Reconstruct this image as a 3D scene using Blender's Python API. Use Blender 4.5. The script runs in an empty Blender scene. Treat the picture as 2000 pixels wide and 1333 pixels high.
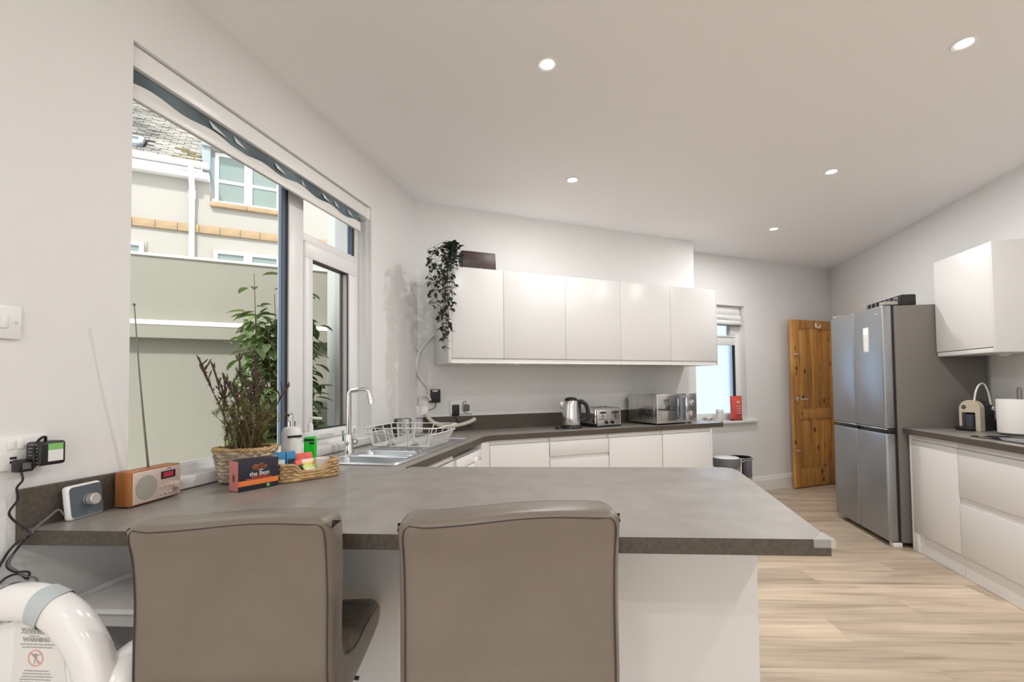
import bpy, bmesh, math, random
from math import sin, cos, pi, radians, atan2, hypot, sqrt
from mathutils import Vector, Matrix

random.seed(7)
S = bpy.context.scene
COL = S.collection

# ------------------------------------------------------------------ camera, world, light, exposure
YAW = 0.22454772          # room axes: +Y runs along the window wall, camera looks left of +Y
cam_d = bpy.data.cameras.new('camera')
cam = bpy.data.objects.new('camera', cam_d)
COL.objects.link(cam)
S.camera = cam
cam_d.sensor_width = 36.0
cam_d.lens = 36.0 * 0.92 / 2.0
cam_d.shift_y = (723.65 - 666.5) / 2000.0
cam_d.clip_start = 0.02
cam.matrix_world = (Matrix.Translation((0, 0, 1.26)) @ Matrix.Rotation(YAW, 4, 'Z')
                    @ Matrix.Rotation(pi / 2 + 0.0303504, 4, 'X') @ Matrix.Rotation(-0.01069539, 4, 'Z'))

w = bpy.data.worlds.new('sky')
S.world = w
w.use_nodes = True
bg = w.node_tree.nodes['Background']
bg.inputs[0].default_value = (0.93, 0.97, 1.0, 1)
bg.inputs[1].default_value = 1.7

sun_d = bpy.data.lights.new('sun', 'SUN')
sun_d.energy = 3.2
sun_d.angle = radians(4)
sun_d.color = (1.0, 0.975, 0.945)
sun = bpy.data.objects.new('sun', sun_d)
COL.objects.link(sun)
sun.rotation_euler = Vector((-.22, 1.0, -1.2)).to_track_quat('-Z', 'Y').to_euler()   # comes in low through the added opening behind the camera

S.view_settings.view_transform = 'Standard'
S.view_settings.look = 'None'
S.view_settings.exposure = 0.2
S.view_settings.gamma = 1.0
S.view_settings.use_curve_mapping = False
S.cycles.use_denoising = True
S.cycles.max_bounces = 10
S.cycles.diffuse_bounces = 6
S.cycles.sample_clamp_indirect = 6.0
S.cycles.caustics_reflective = False
S.cycles.caustics_refractive = False
DOWNLIGHT_W = 10.0

# ------------------------------------------------------------------ helpers
def link(o, parent=None):
    COL.objects.link(o)
    if parent is not None:
        o.parent = parent
    return o

class MB:
    """collects shapes into one mesh object"""
    def __init__(s):
        s.bm = bmesh.new()
    def xf(s, vs, m):
        if m is not None:
            bmesh.ops.transform(s.bm, matrix=m, verts=vs)
    def box(s, x0, x1, y0, y1, z0, z1, bev=0.0, m=None, seg=2):
        r = bmesh.ops.create_cube(s.bm, size=1.0)
        vs = r['verts']
        for v in vs:
            v.co = Vector((x0 + (v.co.x + .5) * (x1 - x0), y0 + (v.co.y + .5) * (y1 - y0), z0 + (v.co.z + .5) * (z1 - z0)))
        if bev > 0:
            es = list({e for v in vs for e in v.link_edges})
            r = bmesh.ops.bevel(s.bm, geom=es, offset=bev, segments=seg, affect='EDGES', profile=.5)
            vs = list({v for f in r['faces'] for v in f.verts} | {v for v in vs if v.is_valid})
        s.xf(vs, m)
        return s
    def prism(s, pts, z0, z1, m=None, bev=0.0, seg=2, only_vert=False):
        a = [s.bm.verts.new((p[0], p[1], z0)) for p in pts]
        b = [s.bm.verts.new((p[0], p[1], z1)) for p in pts]
        n = len(pts)
        fs = [s.bm.faces.new(a[::-1]), s.bm.faces.new(b)]
        for i in range(n):
            fs.append(s.bm.faces.new((a[i], a[(i + 1) % n], b[(i + 1) % n], b[i])))
        vs = a + b
        if bev > 0:
            es = list({e for f in fs for e in f.edges})
            if only_vert:
                es = [e for e in es if abs(e.verts[0].co.z - e.verts[1].co.z) > 1e-6]
            r = bmesh.ops.bevel(s.bm, geom=es, offset=bev, segments=seg, affect='EDGES', profile=.5)
            vs = list({v for f in r['faces'] for v in f.verts} | {v for v in vs if v.is_valid})
        s.xf(vs, m)
        return s
    def cyl(s, x, y, z0, z1, r0, r1=None, n=24, m=None):
        r1 = r0 if r1 is None else r1
        return s.lathe([(0, z0), (r0, z0), (r1, z1), (0, z1)], x, y, n, m)
    def lathe(s, prof, x=0, y=0, n=24, m=None):
        rings, vs = [], []
        for r, z in prof:
            if r < 1e-6:
                ring = [s.bm.verts.new((x, y, z))]
            else:
                ring = [s.bm.verts.new((x + r * cos(2 * pi * i / n), y + r * sin(2 * pi * i / n), z)) for i in range(n)]
            rings.append(ring); vs += ring
        for a, b in zip(rings[:-1], rings[1:]):
            for i in range(n):
                j = (i + 1) % n
                if len(a) == 1 and len(b) == 1: continue
                if len(a) == 1: f = (a[0], b[j], b[i])
                elif len(b) == 1: f = (a[i], a[j], b[0])
                else: f = (a[i], a[j], b[j], b[i])
                try: s.bm.faces.new(f)
                except ValueError: pass
        s.xf(vs, m)
        return s
    def tube(s, pts, r, n=8, closed=False, m=None, flat=1.0):
        pts = [Vector(p) for p in pts]
        N = len(pts)
        rs = r if isinstance(r, (list, tuple)) else [r] * N
        rings, vs = [], []
        up = None
        for i, p in enumerate(pts):
            a = pts[(i - 1) % N] if (closed or i > 0) else p
            b = pts[(i + 1) % N] if (closed or i < N - 1) else p
            t = (b - a)
            t = t.normalized() if t.length > 1e-9 else Vector((0, 0, 1))
            if up is None:
                up = Vector((0, 0, 1)) if abs(t.z) < .9 else Vector((1, 0, 0))
            x = up.cross(t)
            if x.length < 1e-6: x = Vector((1, 0, 0)).cross(t)
            x.normalize(); y = t.cross(x); up = y
            ring = [s.bm.verts.new(p + (x * cos(2 * pi * k / n) + y * sin(2 * pi * k / n) * flat) * rs[i]) for k in range(n)]
            rings.append(ring); vs += ring
        last = N if closed else N - 1
        for i in range(last):
            a, b = rings[i], rings[(i + 1) % N]
            for k in range(n):
                s.bm.faces.new((a[k], a[(k + 1) % n], b[(k + 1) % n], b[k]))
        if not closed:
            s.bm.faces.new(rings[0][::-1]); s.bm.faces.new(rings[-1])
        s.xf(vs, m)
        return s
    def quad(s, a, b, c, d, m=None):
        vs = [s.bm.verts.new(p) for p in (a, b, c, d)]
        s.bm.faces.new(vs)
        s.xf(vs, m)
        return s
    def grid(s, fn, nu, nv, closed_u=False, m=None):
        vs = [[s.bm.verts.new(fn(i / (nu if closed_u else nu - 1), j / (nv - 1))) for j in range(nv)] for i in range(nu)]
        for i in range(nu if closed_u else nu - 1):
            for j in range(nv - 1):
                i2 = (i + 1) % nu
                s.bm.faces.new((vs[i][j], vs[i2][j], vs[i2][j + 1], vs[i][j + 1]))
        s.xf([v for r in vs for v in r], m)
        return s
    def sphere(s, c, r, n=12, sc=(1, 1, 1), m=None):
        k = bmesh.ops.create_uvsphere(s.bm, u_segments=n, v_segments=max(6, n // 2), radius=r)
        for v in k['verts']:
            v.co = Vector((c[0] + v.co.x * sc[0], c[1] + v.co.y * sc[1], c[2] + v.co.z * sc[2]))
        s.xf(k['verts'], m)
        return s
    def build(s, name, mat, parent=None, smooth=True, angle=35, **props):
        bmesh.ops.recalc_face_normals(s.bm, faces=s.bm.faces[:])
        me = bpy.data.meshes.new(name)
        s.bm.to_mesh(me); s.bm.free()
        if mat is not None: me.materials.append(mat)
        if smooth:
            me.polygons.foreach_set('use_smooth', [True] * len(me.polygons))
            try: me.set_sharp_from_angle(angle=radians(angle))
            except Exception: pass
        o = bpy.data.objects.new(name, me)
        link(o, parent)
        for k, v in props.items(): o[k] = v
        return o

def tag(o, label=None, cat=None, group=None, kind=None):
    if label: o['label'] = label
    if cat: o['category'] = cat
    if group: o['group'] = group
    if kind: o['kind'] = kind
    return o

def thing(name, label, cat, loc=(0, 0, 0), rotz=0.0, group=None, kind=None):
    o = bpy.data.objects.new(name, None)
    o.empty_display_size = .05
    COL.objects.link(o)
    o.location = loc; o.rotation_euler = (0, 0, rotz)
    return tag(o, label, cat, group, kind)

def text(name, s, size, mat, parent, m, extrude=0.0004, align='CENTER', bold=0.0):
    cu = bpy.data.curves.new(name, 'FONT')
    cu.body = s; cu.size = size; cu.extrude = extrude; cu.align_x = align; cu.align_y = 'CENTER'; cu.offset = bold
    cu.resolution_u = 3
    o = bpy.data.objects.new(name, cu)
    COL.objects.link(o)
    bpy.context.view_layer.update()
    dg = bpy.context.evaluated_depsgraph_get()
    me = bpy.data.meshes.new_from_object(o.evaluated_get(dg))
    bpy.data.objects.remove(o)
    me.transform(m)
    me.materials.clear(); me.materials.append(mat)
    return link(bpy.data.objects.new(name, me), parent)

def T(x, y, z): return Matrix.Translation((x, y, z))
def RX(a): return Matrix.Rotation(radians(a), 4, 'X')
def RY(a): return Matrix.Rotation(radians(a), 4, 'Y')
def RZ(a): return Matrix.Rotation(radians(a), 4, 'Z')

# diagonal (back wall) frame: s along the wall, k towards the room
ANG = radians(54)
BD = (sin(ANG), cos(ANG)); BN = (cos(ANG), -sin(ANG))
ROTB = atan2(BD[1], BD[0])
def B(s, k, z=0.0): return Vector((-1.52 + BD[0] * s + BN[0] * k, 3.32 + BD[1] * s + BN[1] * k, z))
MBACK = T(-1.52, 3.32, 0) @ Matrix.Rotation(ROTB, 4, 'Z')      # local x = s, local y = -k
# camera-levelled frame (X right, Y ahead)
def CV(X, Y, z=0.0): return Vector((X * cos(YAW) - Y * sin(YAW), X * sin(YAW) + Y * cos(YAW), z))

def spline(pts, n=8):
    P = [Vector(p) for p in pts]; out = []
    for i in range(len(P) - 1):
        p0 = P[max(i - 1, 0)]; p1 = P[i]; p2 = P[i + 1]; p3 = P[min(i + 2, len(P) - 1)]
        for j in range(n):
            t = j / n
            out.append(.5 * ((2 * p1) + (p2 - p0) * t + (2 * p0 - 5 * p1 + 4 * p2 - p3) * t * t + (3 * p1 - p0 - 3 * p2 + p3) * t ** 3))
    out.append(P[-1])
    return out

def rrect(x0, x1, y0, y1, r, n=5):
    out = []
    for cx, cy, a0 in ((x1 - r, y1 - r, 0), (x0 + r, y1 - r, 90), (x0 + r, y0 + r, 180), (x1 - r, y0 + r, 270)):
        for i in range(n + 1):
            a = radians(a0 + 90 * i / n)
            out.append((cx + r * cos(a), cy + r * sin(a)))
    return out

# ------------------------------------------------------------------ materials
MATS = {}
def mat(name, col, rough=.5, metal=0.0, spec=.5, coat=0.0, trans=0.0, emit=None, estr=0.0, noise=None, bump=None, alpha=1.0, ior=1.45):
    """noise = (scale(xyz or number), amount, detail): mottles the colour; bump = (scale, strength)"""
    m = bpy.data.materials.new(name); m.use_nodes = True
    nt = m.node_tree; p = nt.nodes['Principled BSDF']
    p.inputs['Base Color'].default_value = (*col, 1)
    p.inputs['Roughness'].default_value = rough
    p.inputs['Metallic'].default_value = metal
    p.inputs['Specular IOR Level'].default_value = spec
    p.inputs['Coat Weight'].default_value = coat
    p.inputs['Transmission Weight'].default_value = trans
    p.inputs['IOR'].default_value = ior
    p.inputs['Alpha'].default_value = alpha
    if emit:
        p.inputs['Emission Color'].default_value = (*emit, 1); p.inputs['Emission Strength'].default_value = estr
    if noise or bump:
        tc = nt.nodes.new('ShaderNodeTexCoord')
    if noise:
        sc, amt, det = noise
        mp = nt.nodes.new('ShaderNodeMapping'); nt.links.new(tc.outputs['Object'], mp.inputs[0])
        mp.inputs['Scale'].default_value = sc if isinstance(sc, tuple) else (sc, sc, sc)
        nz = nt.nodes.new('ShaderNodeTexNoise'); nz.inputs['Scale'].default_value = 1.0; nz.inputs['Detail'].default_value = det
        nt.links.new(mp.outputs[0], nz.inputs['Vector'])
        r = nt.nodes.new('ShaderNodeValToRGB')
        r.color_ramp.elements[0].position = .3; r.color_ramp.elements[1].position = .7
        r.color_ramp.elements[0].color = tuple(max(0, c * (1 - amt)) for c in col) + (1,)
        r.color_ramp.elements[1].color = tuple(min(1, c * (1 + amt)) for c in col) + (1,)
        nt.links.new(nz.outputs[0], r.inputs[0]); nt.links.new(r.outputs[0], p.inputs['Base Color'])
    if bump:
        sc, st = bump
        nz2 = nt.nodes.new('ShaderNodeTexNoise'); nz2.inputs['Scale'].default_value = sc; nz2.inputs['Detail'].default_value = 4
        nt.links.new(tc.outputs['Object'], nz2.inputs['Vector'])
        b = nt.nodes.new('ShaderNodeBump'); b.inputs['Strength'].default_value = st; b.inputs['Distance'].default_value = .01
        nt.links.new(nz2.outputs[0], b.inputs['Height']); nt.links.new(b.outputs[0], p.inputs['Normal'])
    MATS[name] = m
    return m

M_wall = mat('wall_paint', (.80, .795, .79), .7, bump=(60, .04), noise=(1.5, .015, 3))
M_ceil = mat('ceiling_paint', (.93, .925, .935), .75, bump=(50, .03))
M_trim = mat('white_gloss_paint', (.84, .83, .81), .35)
M_cab = mat('white_satin_cabinet', (.77, .76, .75), .32, spec=.5)
M_cabside = mat('white_carcass', (.80, .79, .775), .35)
M_upvc = mat('white_upvc', (.86, .86, .86), .3)
M_gasket = mat('black_gasket', (.03, .03, .035), .5)
M_filmrefl = mat('blue_reflection_film', (.20, .27, .38), .35)  # outdoor reflection on the edge film, painted in as blue grey
M_top = mat('brown_laminate_lit', (.26, .238, .215), .40, coat=.12, spec=1.0, noise=(9, .13, 6), bump=(220, .05))  # lit copy: sheen on the flat tops put into a lighter colour
M_topshade = mat('brown_laminate_shaded', (.085, .069, .054), .5, noise=(90, .25, 5))  # same laminate, shade on upright faces put into a darker colour
M_black = mat('black_plastic', (.015, .015, .016), .35)
M_blackm = mat('black_matt', (.02, .02, .02), .6)
M_white = mat('white_plastic', (.86, .86, .85), .3)
M_whiteg = mat('white_gloss_plastic', (.87, .865, .86), .16, coat=.3)
M_chrome = mat('chrome', (.82, .82, .82), .08, metal=1.0)
M_steel = mat('brushed_steel', (.68, .67, .66), .2, metal=1.0, noise=((60, 60, 1.5), .10, 2))
M_sink = mat('sink_steel', (.66, .67, .69), .3, metal=1.0)
M_fridge = mat('fridge_steel', (.34, .35, .365), .33, metal=.75, noise=((90, 90, .6), .012, 2))
M_fridgeside = mat('fridge_side_grey', (.17, .155, .138), .45)
M_leather = mat('taupe_leather', (.195, .163, .135), .33, spec=.45, noise=(6, .06, 4), bump=(350, .06))
M_seam = mat('dark_thread', (.06, .05, .045), .6)
M_glass = mat('clear_glass', (1, 1, 1), 0.0, trans=1.0, ior=1.02, spec=.25)
M_frost = mat('frosted_glass', (.52, .64, .80), .45, trans=1.0, ior=1.2)
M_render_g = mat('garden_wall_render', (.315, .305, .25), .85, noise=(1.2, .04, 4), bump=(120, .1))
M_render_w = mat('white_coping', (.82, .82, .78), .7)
M_render_h = mat('cream_render', (.45, .43, .385), .85, noise=(.6, .05, 5), bump=(90, .1))
M_mint = mat('pale_render', (.46, .49, .455), .8, noise=(2, .04, 5), bump=(60, .08))
M_stone = mat('sandstone', (.42, .305, .18), .8, noise=(7, .12, 5))
M_slate = mat('roof_slate', (.25, .235, .205), .55, noise=(2.3, .55, 6))
M_moss = mat('mossy_slate', (.17, .145, .07), .8, noise=(6, .4, 5))
M_lead = mat('lead_grey', (.36, .41, .42), .6)
M_winglass = mat('house_window_glass', (.25, .31, .285), .08, spec=.6, noise=((1, 1, .4), .08, 2))
M_leaf = mat('ficus_leaf', (.22, .31, .12), .4, noise=(5, .35, 3))
M_bark = mat('twig_bark', (.20, .14, .09), .8)
M_vine = mat('dark_vine_leaf', (.035, .048, .034), .55, noise=(30, .3, 2))
M_vstem = mat('vine_stem', (.10, .10, .07), .7)
M_heath = mat('heather_green', (.17, .14, .035), .7, noise=(40, .45, 3))
M_heathtop = mat('heather_brown_bud', (.085, .052, .042), .8)
M_wicker = mat('wicker', (.50, .33, .16), .6, noise=(28, .32, 4), bump=(180, .3))
M_wickerp = mat('pale_wicker', (.50, .41, .30), .65, noise=(28, .35, 4), bump=(180, .3))
M_walnut = mat('cherry_veneer', (.36, .135, .035), .4, noise=((30, 30, 2.5), .28, 5))
M_alu = mat('pink_silver_panel', (.66, .55, .50), .35, metal=.35)
M_grille = mat('grey_grille', (.40, .37, .335), .6, metal=.2, bump=(900, .4))
M_slateblue = mat('dark_blue_grey_plastic', (.10, .125, .15), .28)
M_redscr = mat('dark_red_display', (.17, .02, .03), .2, emit=(.55, .05, .08), estr=.25)
M_navy = mat('navy_card', (.022, .022, .035), .45)
M_pink = mat('pink_card', (.72, .26, .24), .5)
M_orange = mat('orange_card', (.85, .22, .05), .5)
M_choc = mat('chocolate_print', (.22, .07, .03), .5, noise=(90, .4, 3))
M_ink = mat('white_ink', (.85, .83, .8), .6)
M_redink = mat('red_ink', (.70, .12, .09), .6)
M_greenink = mat('green_ink', (.22, .55, .16), .6)
M_red = mat('red_packet', (.70, .10, .075), .35, noise=(40, .2, 2))
M_yellow = mat('yellow_packet', (.80, .56, .16), .5)
M_cream = mat('cream_packet', (.80, .72, .55), .5)
M_lime = mat('lime_packet', (.62, .78, .22), .5)
M_blue = mat('blue_packet', (.03, .24, .50), .35)
M_cyan = mat('cyan_packet', (.05, .38, .60), .4)
M_green = mat('green_soap', (.01, .78, .04), .12, trans=.25, spec=.6)
M_clear = mat('clear_plastic', (.93, .95, .95), .06, alpha=.16)
M_blind = mat('blind_fabric', (.13, .17, .19), .8, noise=((3, 5, 9), .35, 2))
M_blindw = mat('blind_white_leaf', (.66, .69, .69), .8)
M_hem = mat('blind_hem', (.78, .77, .75), .6)
M_creamplastic = mat('cream_plastic', (.60, .52, .41), .4)
M_greycup = mat('dark_blue_cup', (.05, .055, .075), .35)
M_greystrap = mat('pale_grey_strap', (.52, .58, .60), .5, bump=(500, .2))
M_paperlabel = mat('paper_label', (.80, .79, .77), .6)
M_greyink = mat('grey_ink', (.40, .39, .39), .6)
M_paleink = mat('pale_red_ink', (.72, .38, .33), .6)
M_brownspk = mat('dark_walnut_front', (.058, .036, .028), .45, noise=((6, 2, 30), .45, 5))
M_hob = mat('hob_glass', (.008, .008, .009), .05, spec=.6)
M_paper = mat('kitchen_paper', (.84, .82, .79), .8, bump=(140, .15))
M_duct = mat('white_flex_duct', (.74, .72, .69), .45)
M_hose = mat('cream_hose', (.62, .57, .49), .45)
M_gcable = mat('grey_cable', (.15, .15, .16), .5)
M_darkgap = mat('dark_gap', (.03, .027, .022), .8)
M_gravel = mat('yard_paving', (.55, .53, .49), .9, noise=(5, .2, 5))
M_lamp = mat('lamp_face', (1, 1, 1), .4, emit=(1.0, .95, .88), estr=14.0)
M_lampoff = mat('puck_lens', (.80, .78, .75), .4)

def wood(name, dark, mid, light, rough, axis, knots=0.0, rnd=True, scale=1.0):
    m = bpy.data.materials.new(name); m.use_nodes = True
    nt = m.node_tree; p = nt.nodes['Principled BSDF']; N = nt.nodes.new; L = nt.links.new
    tc = N('ShaderNodeTexCoord'); oi = N('ShaderNodeObjectInfo')
    mp = N('ShaderNodeMapping')
    sc = [22 * scale] * 3; sc[axis] = 1.6 * scale
    mp.inputs['Scale'].default_value = sc
    mul = N('ShaderNodeVectorMath'); mul.operation = 'SCALE'
    comb = N('ShaderNodeCombineXYZ')
    if rnd:
        for i in range(3): L(oi.outputs['Random'], comb.inputs[i])
    mul.inputs['Scale'].default_value = 37.0
    L(comb.outputs[0], mul.inputs[0])
    add = N('ShaderNodeVectorMath'); add.operation = 'ADD'
    L(tc.outputs['Object'], add.inputs[0]); L(mul.outputs[0], add.inputs[1])
    L(add.outputs[0], mp.inputs[0])
    n1 = N('ShaderNodeTexNoise'); n1.inputs['Scale'].default_value = 1.0; n1.inputs['Detail'].default_value = 7; n1.inputs['Distortion'].default_value = .7
    L(mp.outputs[0], n1.inputs['Vector'])
    ramp = N('ShaderNodeValToRGB'); e = ramp.color_ramp.elements
    e[0].position = .30; e[0].color = (*dark, 1); e[1].position = .72; e[1].color = (*light, 1)
    k = e.new(.47); k.color = (*mid, 1)
    L(n1.outputs[0], ramp.inputs[0])
    col = ramp.outputs[0]
    # broad smoky patches
    mp2 = N('ShaderNodeMapping'); s2 = [5 * scale] * 3; s2[axis] = 1.1 * scale; mp2.inputs['Scale'].default_value = s2
    L(add.outputs[0], mp2.inputs[0])
    n2 = N('ShaderNodeTexNoise'); n2.inputs['Scale'].default_value = 1.0; n2.inputs['Detail'].default_value = 3
    L(mp2.outputs[0], n2.inputs['Vector'])
    r2 = N('ShaderNodeMapRange'); r2.inputs['From Min'].default_value = .3; r2.inputs['From Max'].default_value = .7
    r2.inputs['To Min'].default_value = .74; r2.inputs['To Max'].default_value = 1.12
    L(n2.outputs[0], r2.inputs[0])
    vm = N('ShaderNodeVectorMath'); vm.operation = 'SCALE'; L(col, vm.inputs[0]); L(r2.outputs[0], vm.inputs['Scale'])
    col = vm.outputs[0]
    if rnd:
        r3 = N('ShaderNodeMapRange'); r3.inputs['To Min'].default_value = .86; r3.inputs['To Max'].default_value = 1.1
        L(oi.outputs['Random'], r3.inputs[0])
        vm3 = N('ShaderNodeVectorMath'); vm3.operation = 'SCALE'; L(col, vm3.inputs[0]); L(r3.outputs[0], vm3.inputs['Scale'])
        col = vm3.outputs[0]
    if knots > 0:
        mp3 = N('ShaderNodeMapping'); s3 = [9.0] * 3; s3[axis] = 5.0; mp3.inputs['Scale'].default_value = s3
        L(add.outputs[0], mp3.inputs[0])
        vo = N('ShaderNodeTexVoronoi'); vo.inputs['Scale'].default_value = 1.0; L(mp3.outputs[0], vo.inputs['Vector'])
        rk = N('ShaderNodeMapRange'); rk.inputs['From Min'].default_value = knots * .5; rk.inputs['From Max'].default_value = knots
        rk.inputs['To Min'].default_value = .12; rk.inputs['To Max'].default_value = 1.0
        L(vo.outputs['Distance'], rk.inputs[0])
        vm4 = N('ShaderNodeVectorMath'); vm4.operation = 'SCALE'; L(col, vm4.inputs[0]); L(rk.outputs[0], vm4.inputs['Scale'])
        col = vm4.outputs[0]
    L(col, p.inputs['Base Color'])
    p.inputs['Roughness'].default_value = rough
    b = N('ShaderNodeBump'); b.inputs['Strength'].default_value = .12; b.inputs['Distance'].default_value = .004
    L(n1.outputs[0], b.inputs['Height']); L(b.outputs[0], p.inputs['Normal'])
    return m

M_floor = wood('oak_plank', (.40, .31, .225), (.56, .45, .335), (.66, .55, .43), .38, 0, rnd=True)
M_pine = wood('waxed_pine', (.36, .15, .028), (.54, .25, .056), (.66, .35, .10), .38, 2, knots=.21, rnd=True, scale=1.0)

# ------------------------------------------------------------------ room shell
Z_CEIL = 2.695
XL, XR, YR = -1.52, 2.66, -2.4
def struct(o): o['kind'] = 'structure'; return o

def clip(poly, a, b, c):          # keep a*x+b*y<=c
    out = []
    for i in range(len(poly)):
        p, q = poly[i], poly[(i + 1) % len(poly)]
        fp, fq = a * p[0] + b * p[1] - c, a * q[0] + b * q[1] - c
        if fp <= 0: out.append(p)
        if fp * fq < 0:
            t = fp / (fp - fq); out.append((p[0] + (q[0] - p[0]) * t, p[1] + (q[1] - p[1]) * t))
    return out

KALC = -.349
def kof(x, y): return (x + 1.52) * BN[0] + (y - 3.32) * BN[1]
corner_far = (XR, 3.32 + ((XR + 1.52) * BN[0] - KALC) / -BN[1])
room_poly = [(XL, YR), (XR, YR), corner_far, tuple(B(2.0, KALC)[:2]), (XL, 3.32 - (KALC) / -BN[1] * 0 + .35)]

fl = MB().prism([(XL - .3, YR - .3), (XR + .3, YR - .3), (XR + .3, 7.1), (1.0, 6.2), (XL - .3, 4.6)], -.12, -.006).build('floor', M_darkgap, smooth=False)
struct(fl)
PA = radians(10.5); pd = (cos(PA), sin(PA)); pn = (-sin(PA), cos(PA))
PW, PL = .2205, 1.52
def plank(poly):
    cx = sum(p[0] for p in poly) / len(poly); cy = sum(p[1] for p in poly) / len(poly)
    loc = [((p[0] - cx) * pd[0] + (p[1] - cy) * pd[1], (p[0] - cx) * pn[0] + (p[1] - cy) * pn[1]) for p in poly]
    bm = MB()
    a = [bm.bm.verts.new((x, y, -.006)) for x, y in loc]
    b = [bm.bm.verts.new((x, y, -.0018)) for x, y in loc]
    c = []
    for x, y in loc:
        L = max(hypot(x, y), 1e-6)
        c.append(bm.bm.verts.new((x - .0016 * (1 if x > 0 else -1), y - .0016 * (1 if y > 0 else -1), 0)))
    n = len(loc)
    bm.bm.faces.new(a[::-1]); bm.bm.faces.new(c)
    for i in range(n):
        j = (i + 1) % n
        bm.bm.faces.new((a[i], a[j], b[j], b[i])); bm.bm.faces.new((b[i], b[j], c[j], c[i]))
    o = bm.build('plank', M_floor, fl, smooth=False)
    o.location = (cx, cy, 0); o.rotation_euler = (0, 0, PA)
i0 = 0
off = (1.5575 * cos(0) * 0 + .004)
# anchor: a joint passes through world point under photo pixel (1618,1257)
anch = CV(1.56, 2.318)
an_n = anch[0] * pn[0] + anch[1] * pn[1]; an_d = anch[0] * pd[0] + anch[1] * pd[1]
for r in range(-24, 26):
    n0 = an_n + r * PW; n1 = n0 + PW
    sh = {0: .08, -1: -.72, 1: .62, 2: -.35}.get(r, (r * .613) % PL)
    for c in range(-4, 6):
        d0 = an_d + sh + c * PL; d1 = d0 + PL
        poly = [(pd[0] * u + pn[0] * v, pd[1] * u + pn[1] * v) for u, v in ((d0, n0), (d1, n0), (d1, n1), (d0, n1))]
        g = .0004
        poly = clip(poly, -1, 0, -XL - .0 - g); poly = clip(poly, 1, 0, XR - g) if poly else poly
        poly = clip(poly, 0, -1, -YR - g) if poly else poly
        poly = clip(poly, -BN[0], -BN[1], -(KALC + g) - (1.52 * -BN[0] + 3.32 * BN[1]) * -1 * -1 * 1 + 0) if False else poly
        if poly:   # keep k >= KALC
            cc = 1.52 * BN[0] - 3.32 * BN[1]
            poly = clip(poly, -BN[0], -BN[1], cc - KALC)
        if len(poly) >= 3:
            ar = abs(sum(poly[i][0] * poly[(i + 1) % len(poly)][1] - poly[(i + 1) % len(poly)][0] * poly[i][1] for i in range(len(poly)))) / 2
            if ar > .004: plank(poly)

struct(MB().prism([(XL - .3, YR - .3), (XR + .3, YR - .3), (XR + .3, 7.1), (1.0, 6.3), (XL - .3, 4.5)], Z_CEIL, Z_CEIL + .15).build('ceiling', M_ceil, smooth=False))

WY0, WY1, WZ0, WZ1 = 1.188, 2.692, .935, 2.393
wl = MB()
xo, xi = XL - .26, XL
wl.box(xo, xi, YR, WY0, 0, Z_CEIL); wl.box(xo, xi, WY1, 3.45, 0, Z_CEIL)
wl.box(xo, xi, WY0, WY1, 0, WZ0); wl.box(xo, xi, WY0, WY1, WZ1, Z_CEIL)
struct(wl.build('wall_left', M_wall, smooth=False))
struct(MB().box(.0, 2.842, .05, .75, 0, Z_CEIL, m=MBACK).build('wall_back', M_wall, smooth=False))
S0, S1, SZ0, SZ1 = 3.05, 3.89, .828, 2.135
wa = MB(); y0, y1 = -KALC, -KALC + .24
wa.box(2.6, S0, y0, y1, 0, Z_CEIL, m=MBACK); wa.box(S1, 5.75, y0, y1, 0, Z_CEIL, m=MBACK)
wa.box(S0, S1, y0, y1, 0, SZ0, m=MBACK); wa.box(S0, S1, y0, y1, SZ1, Z_CEIL, m=MBACK)
struct(wa.build('wall_far', M_wall, smooth=False))
struct(MB().box(XR, XR + .24, YR, 6.95, 0, Z_CEIL).build('wall_right', M_wall, smooth=False))
# wall behind the camera with a wide opening, unseen and added to let daylight in
wr = MB()
wr.box(XL - .26, XL + .25, YR - .22, YR, 0, Z_CEIL); wr.box(XR - .25, XR + .24, YR - .22, YR, 0, Z_CEIL)
wr.box(XL + .25, XR - .25, YR - .22, YR, 2.45, Z_CEIL)
struct(wr.build('wall_rear', M_wall, smooth=False))

bb = MB()
sk = [(0, 0), (.018, 0), (.018, .12), (.012, .135), (.010, .155), (.004, .165), (0, .165)]
a = B(2.85, KALC); b = B(4.86, KALC)
def skirting(name, s0, s1):
    m = MB()
    v0 = [m.bm.verts.new(MBACK @ Vector((s0, -KALC - p[0], p[1]))) for p in sk]
    v1 = [m.bm.verts.new(MBACK @ Vector((s1, -KALC - p[0], p[1]))) for p in sk]
    n = len(sk)
    m.bm.faces.new(v0); m.bm.faces.new(v1[::-1])
    for i in range(n): m.bm.faces.new((v0[i], v0[(i + 1) % n], v1[(i + 1) % n], v1[i]))
    return struct(m.build(name, M_trim, angle=20))
skirting('baseboard_back', 2.85, 5.40)

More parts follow.
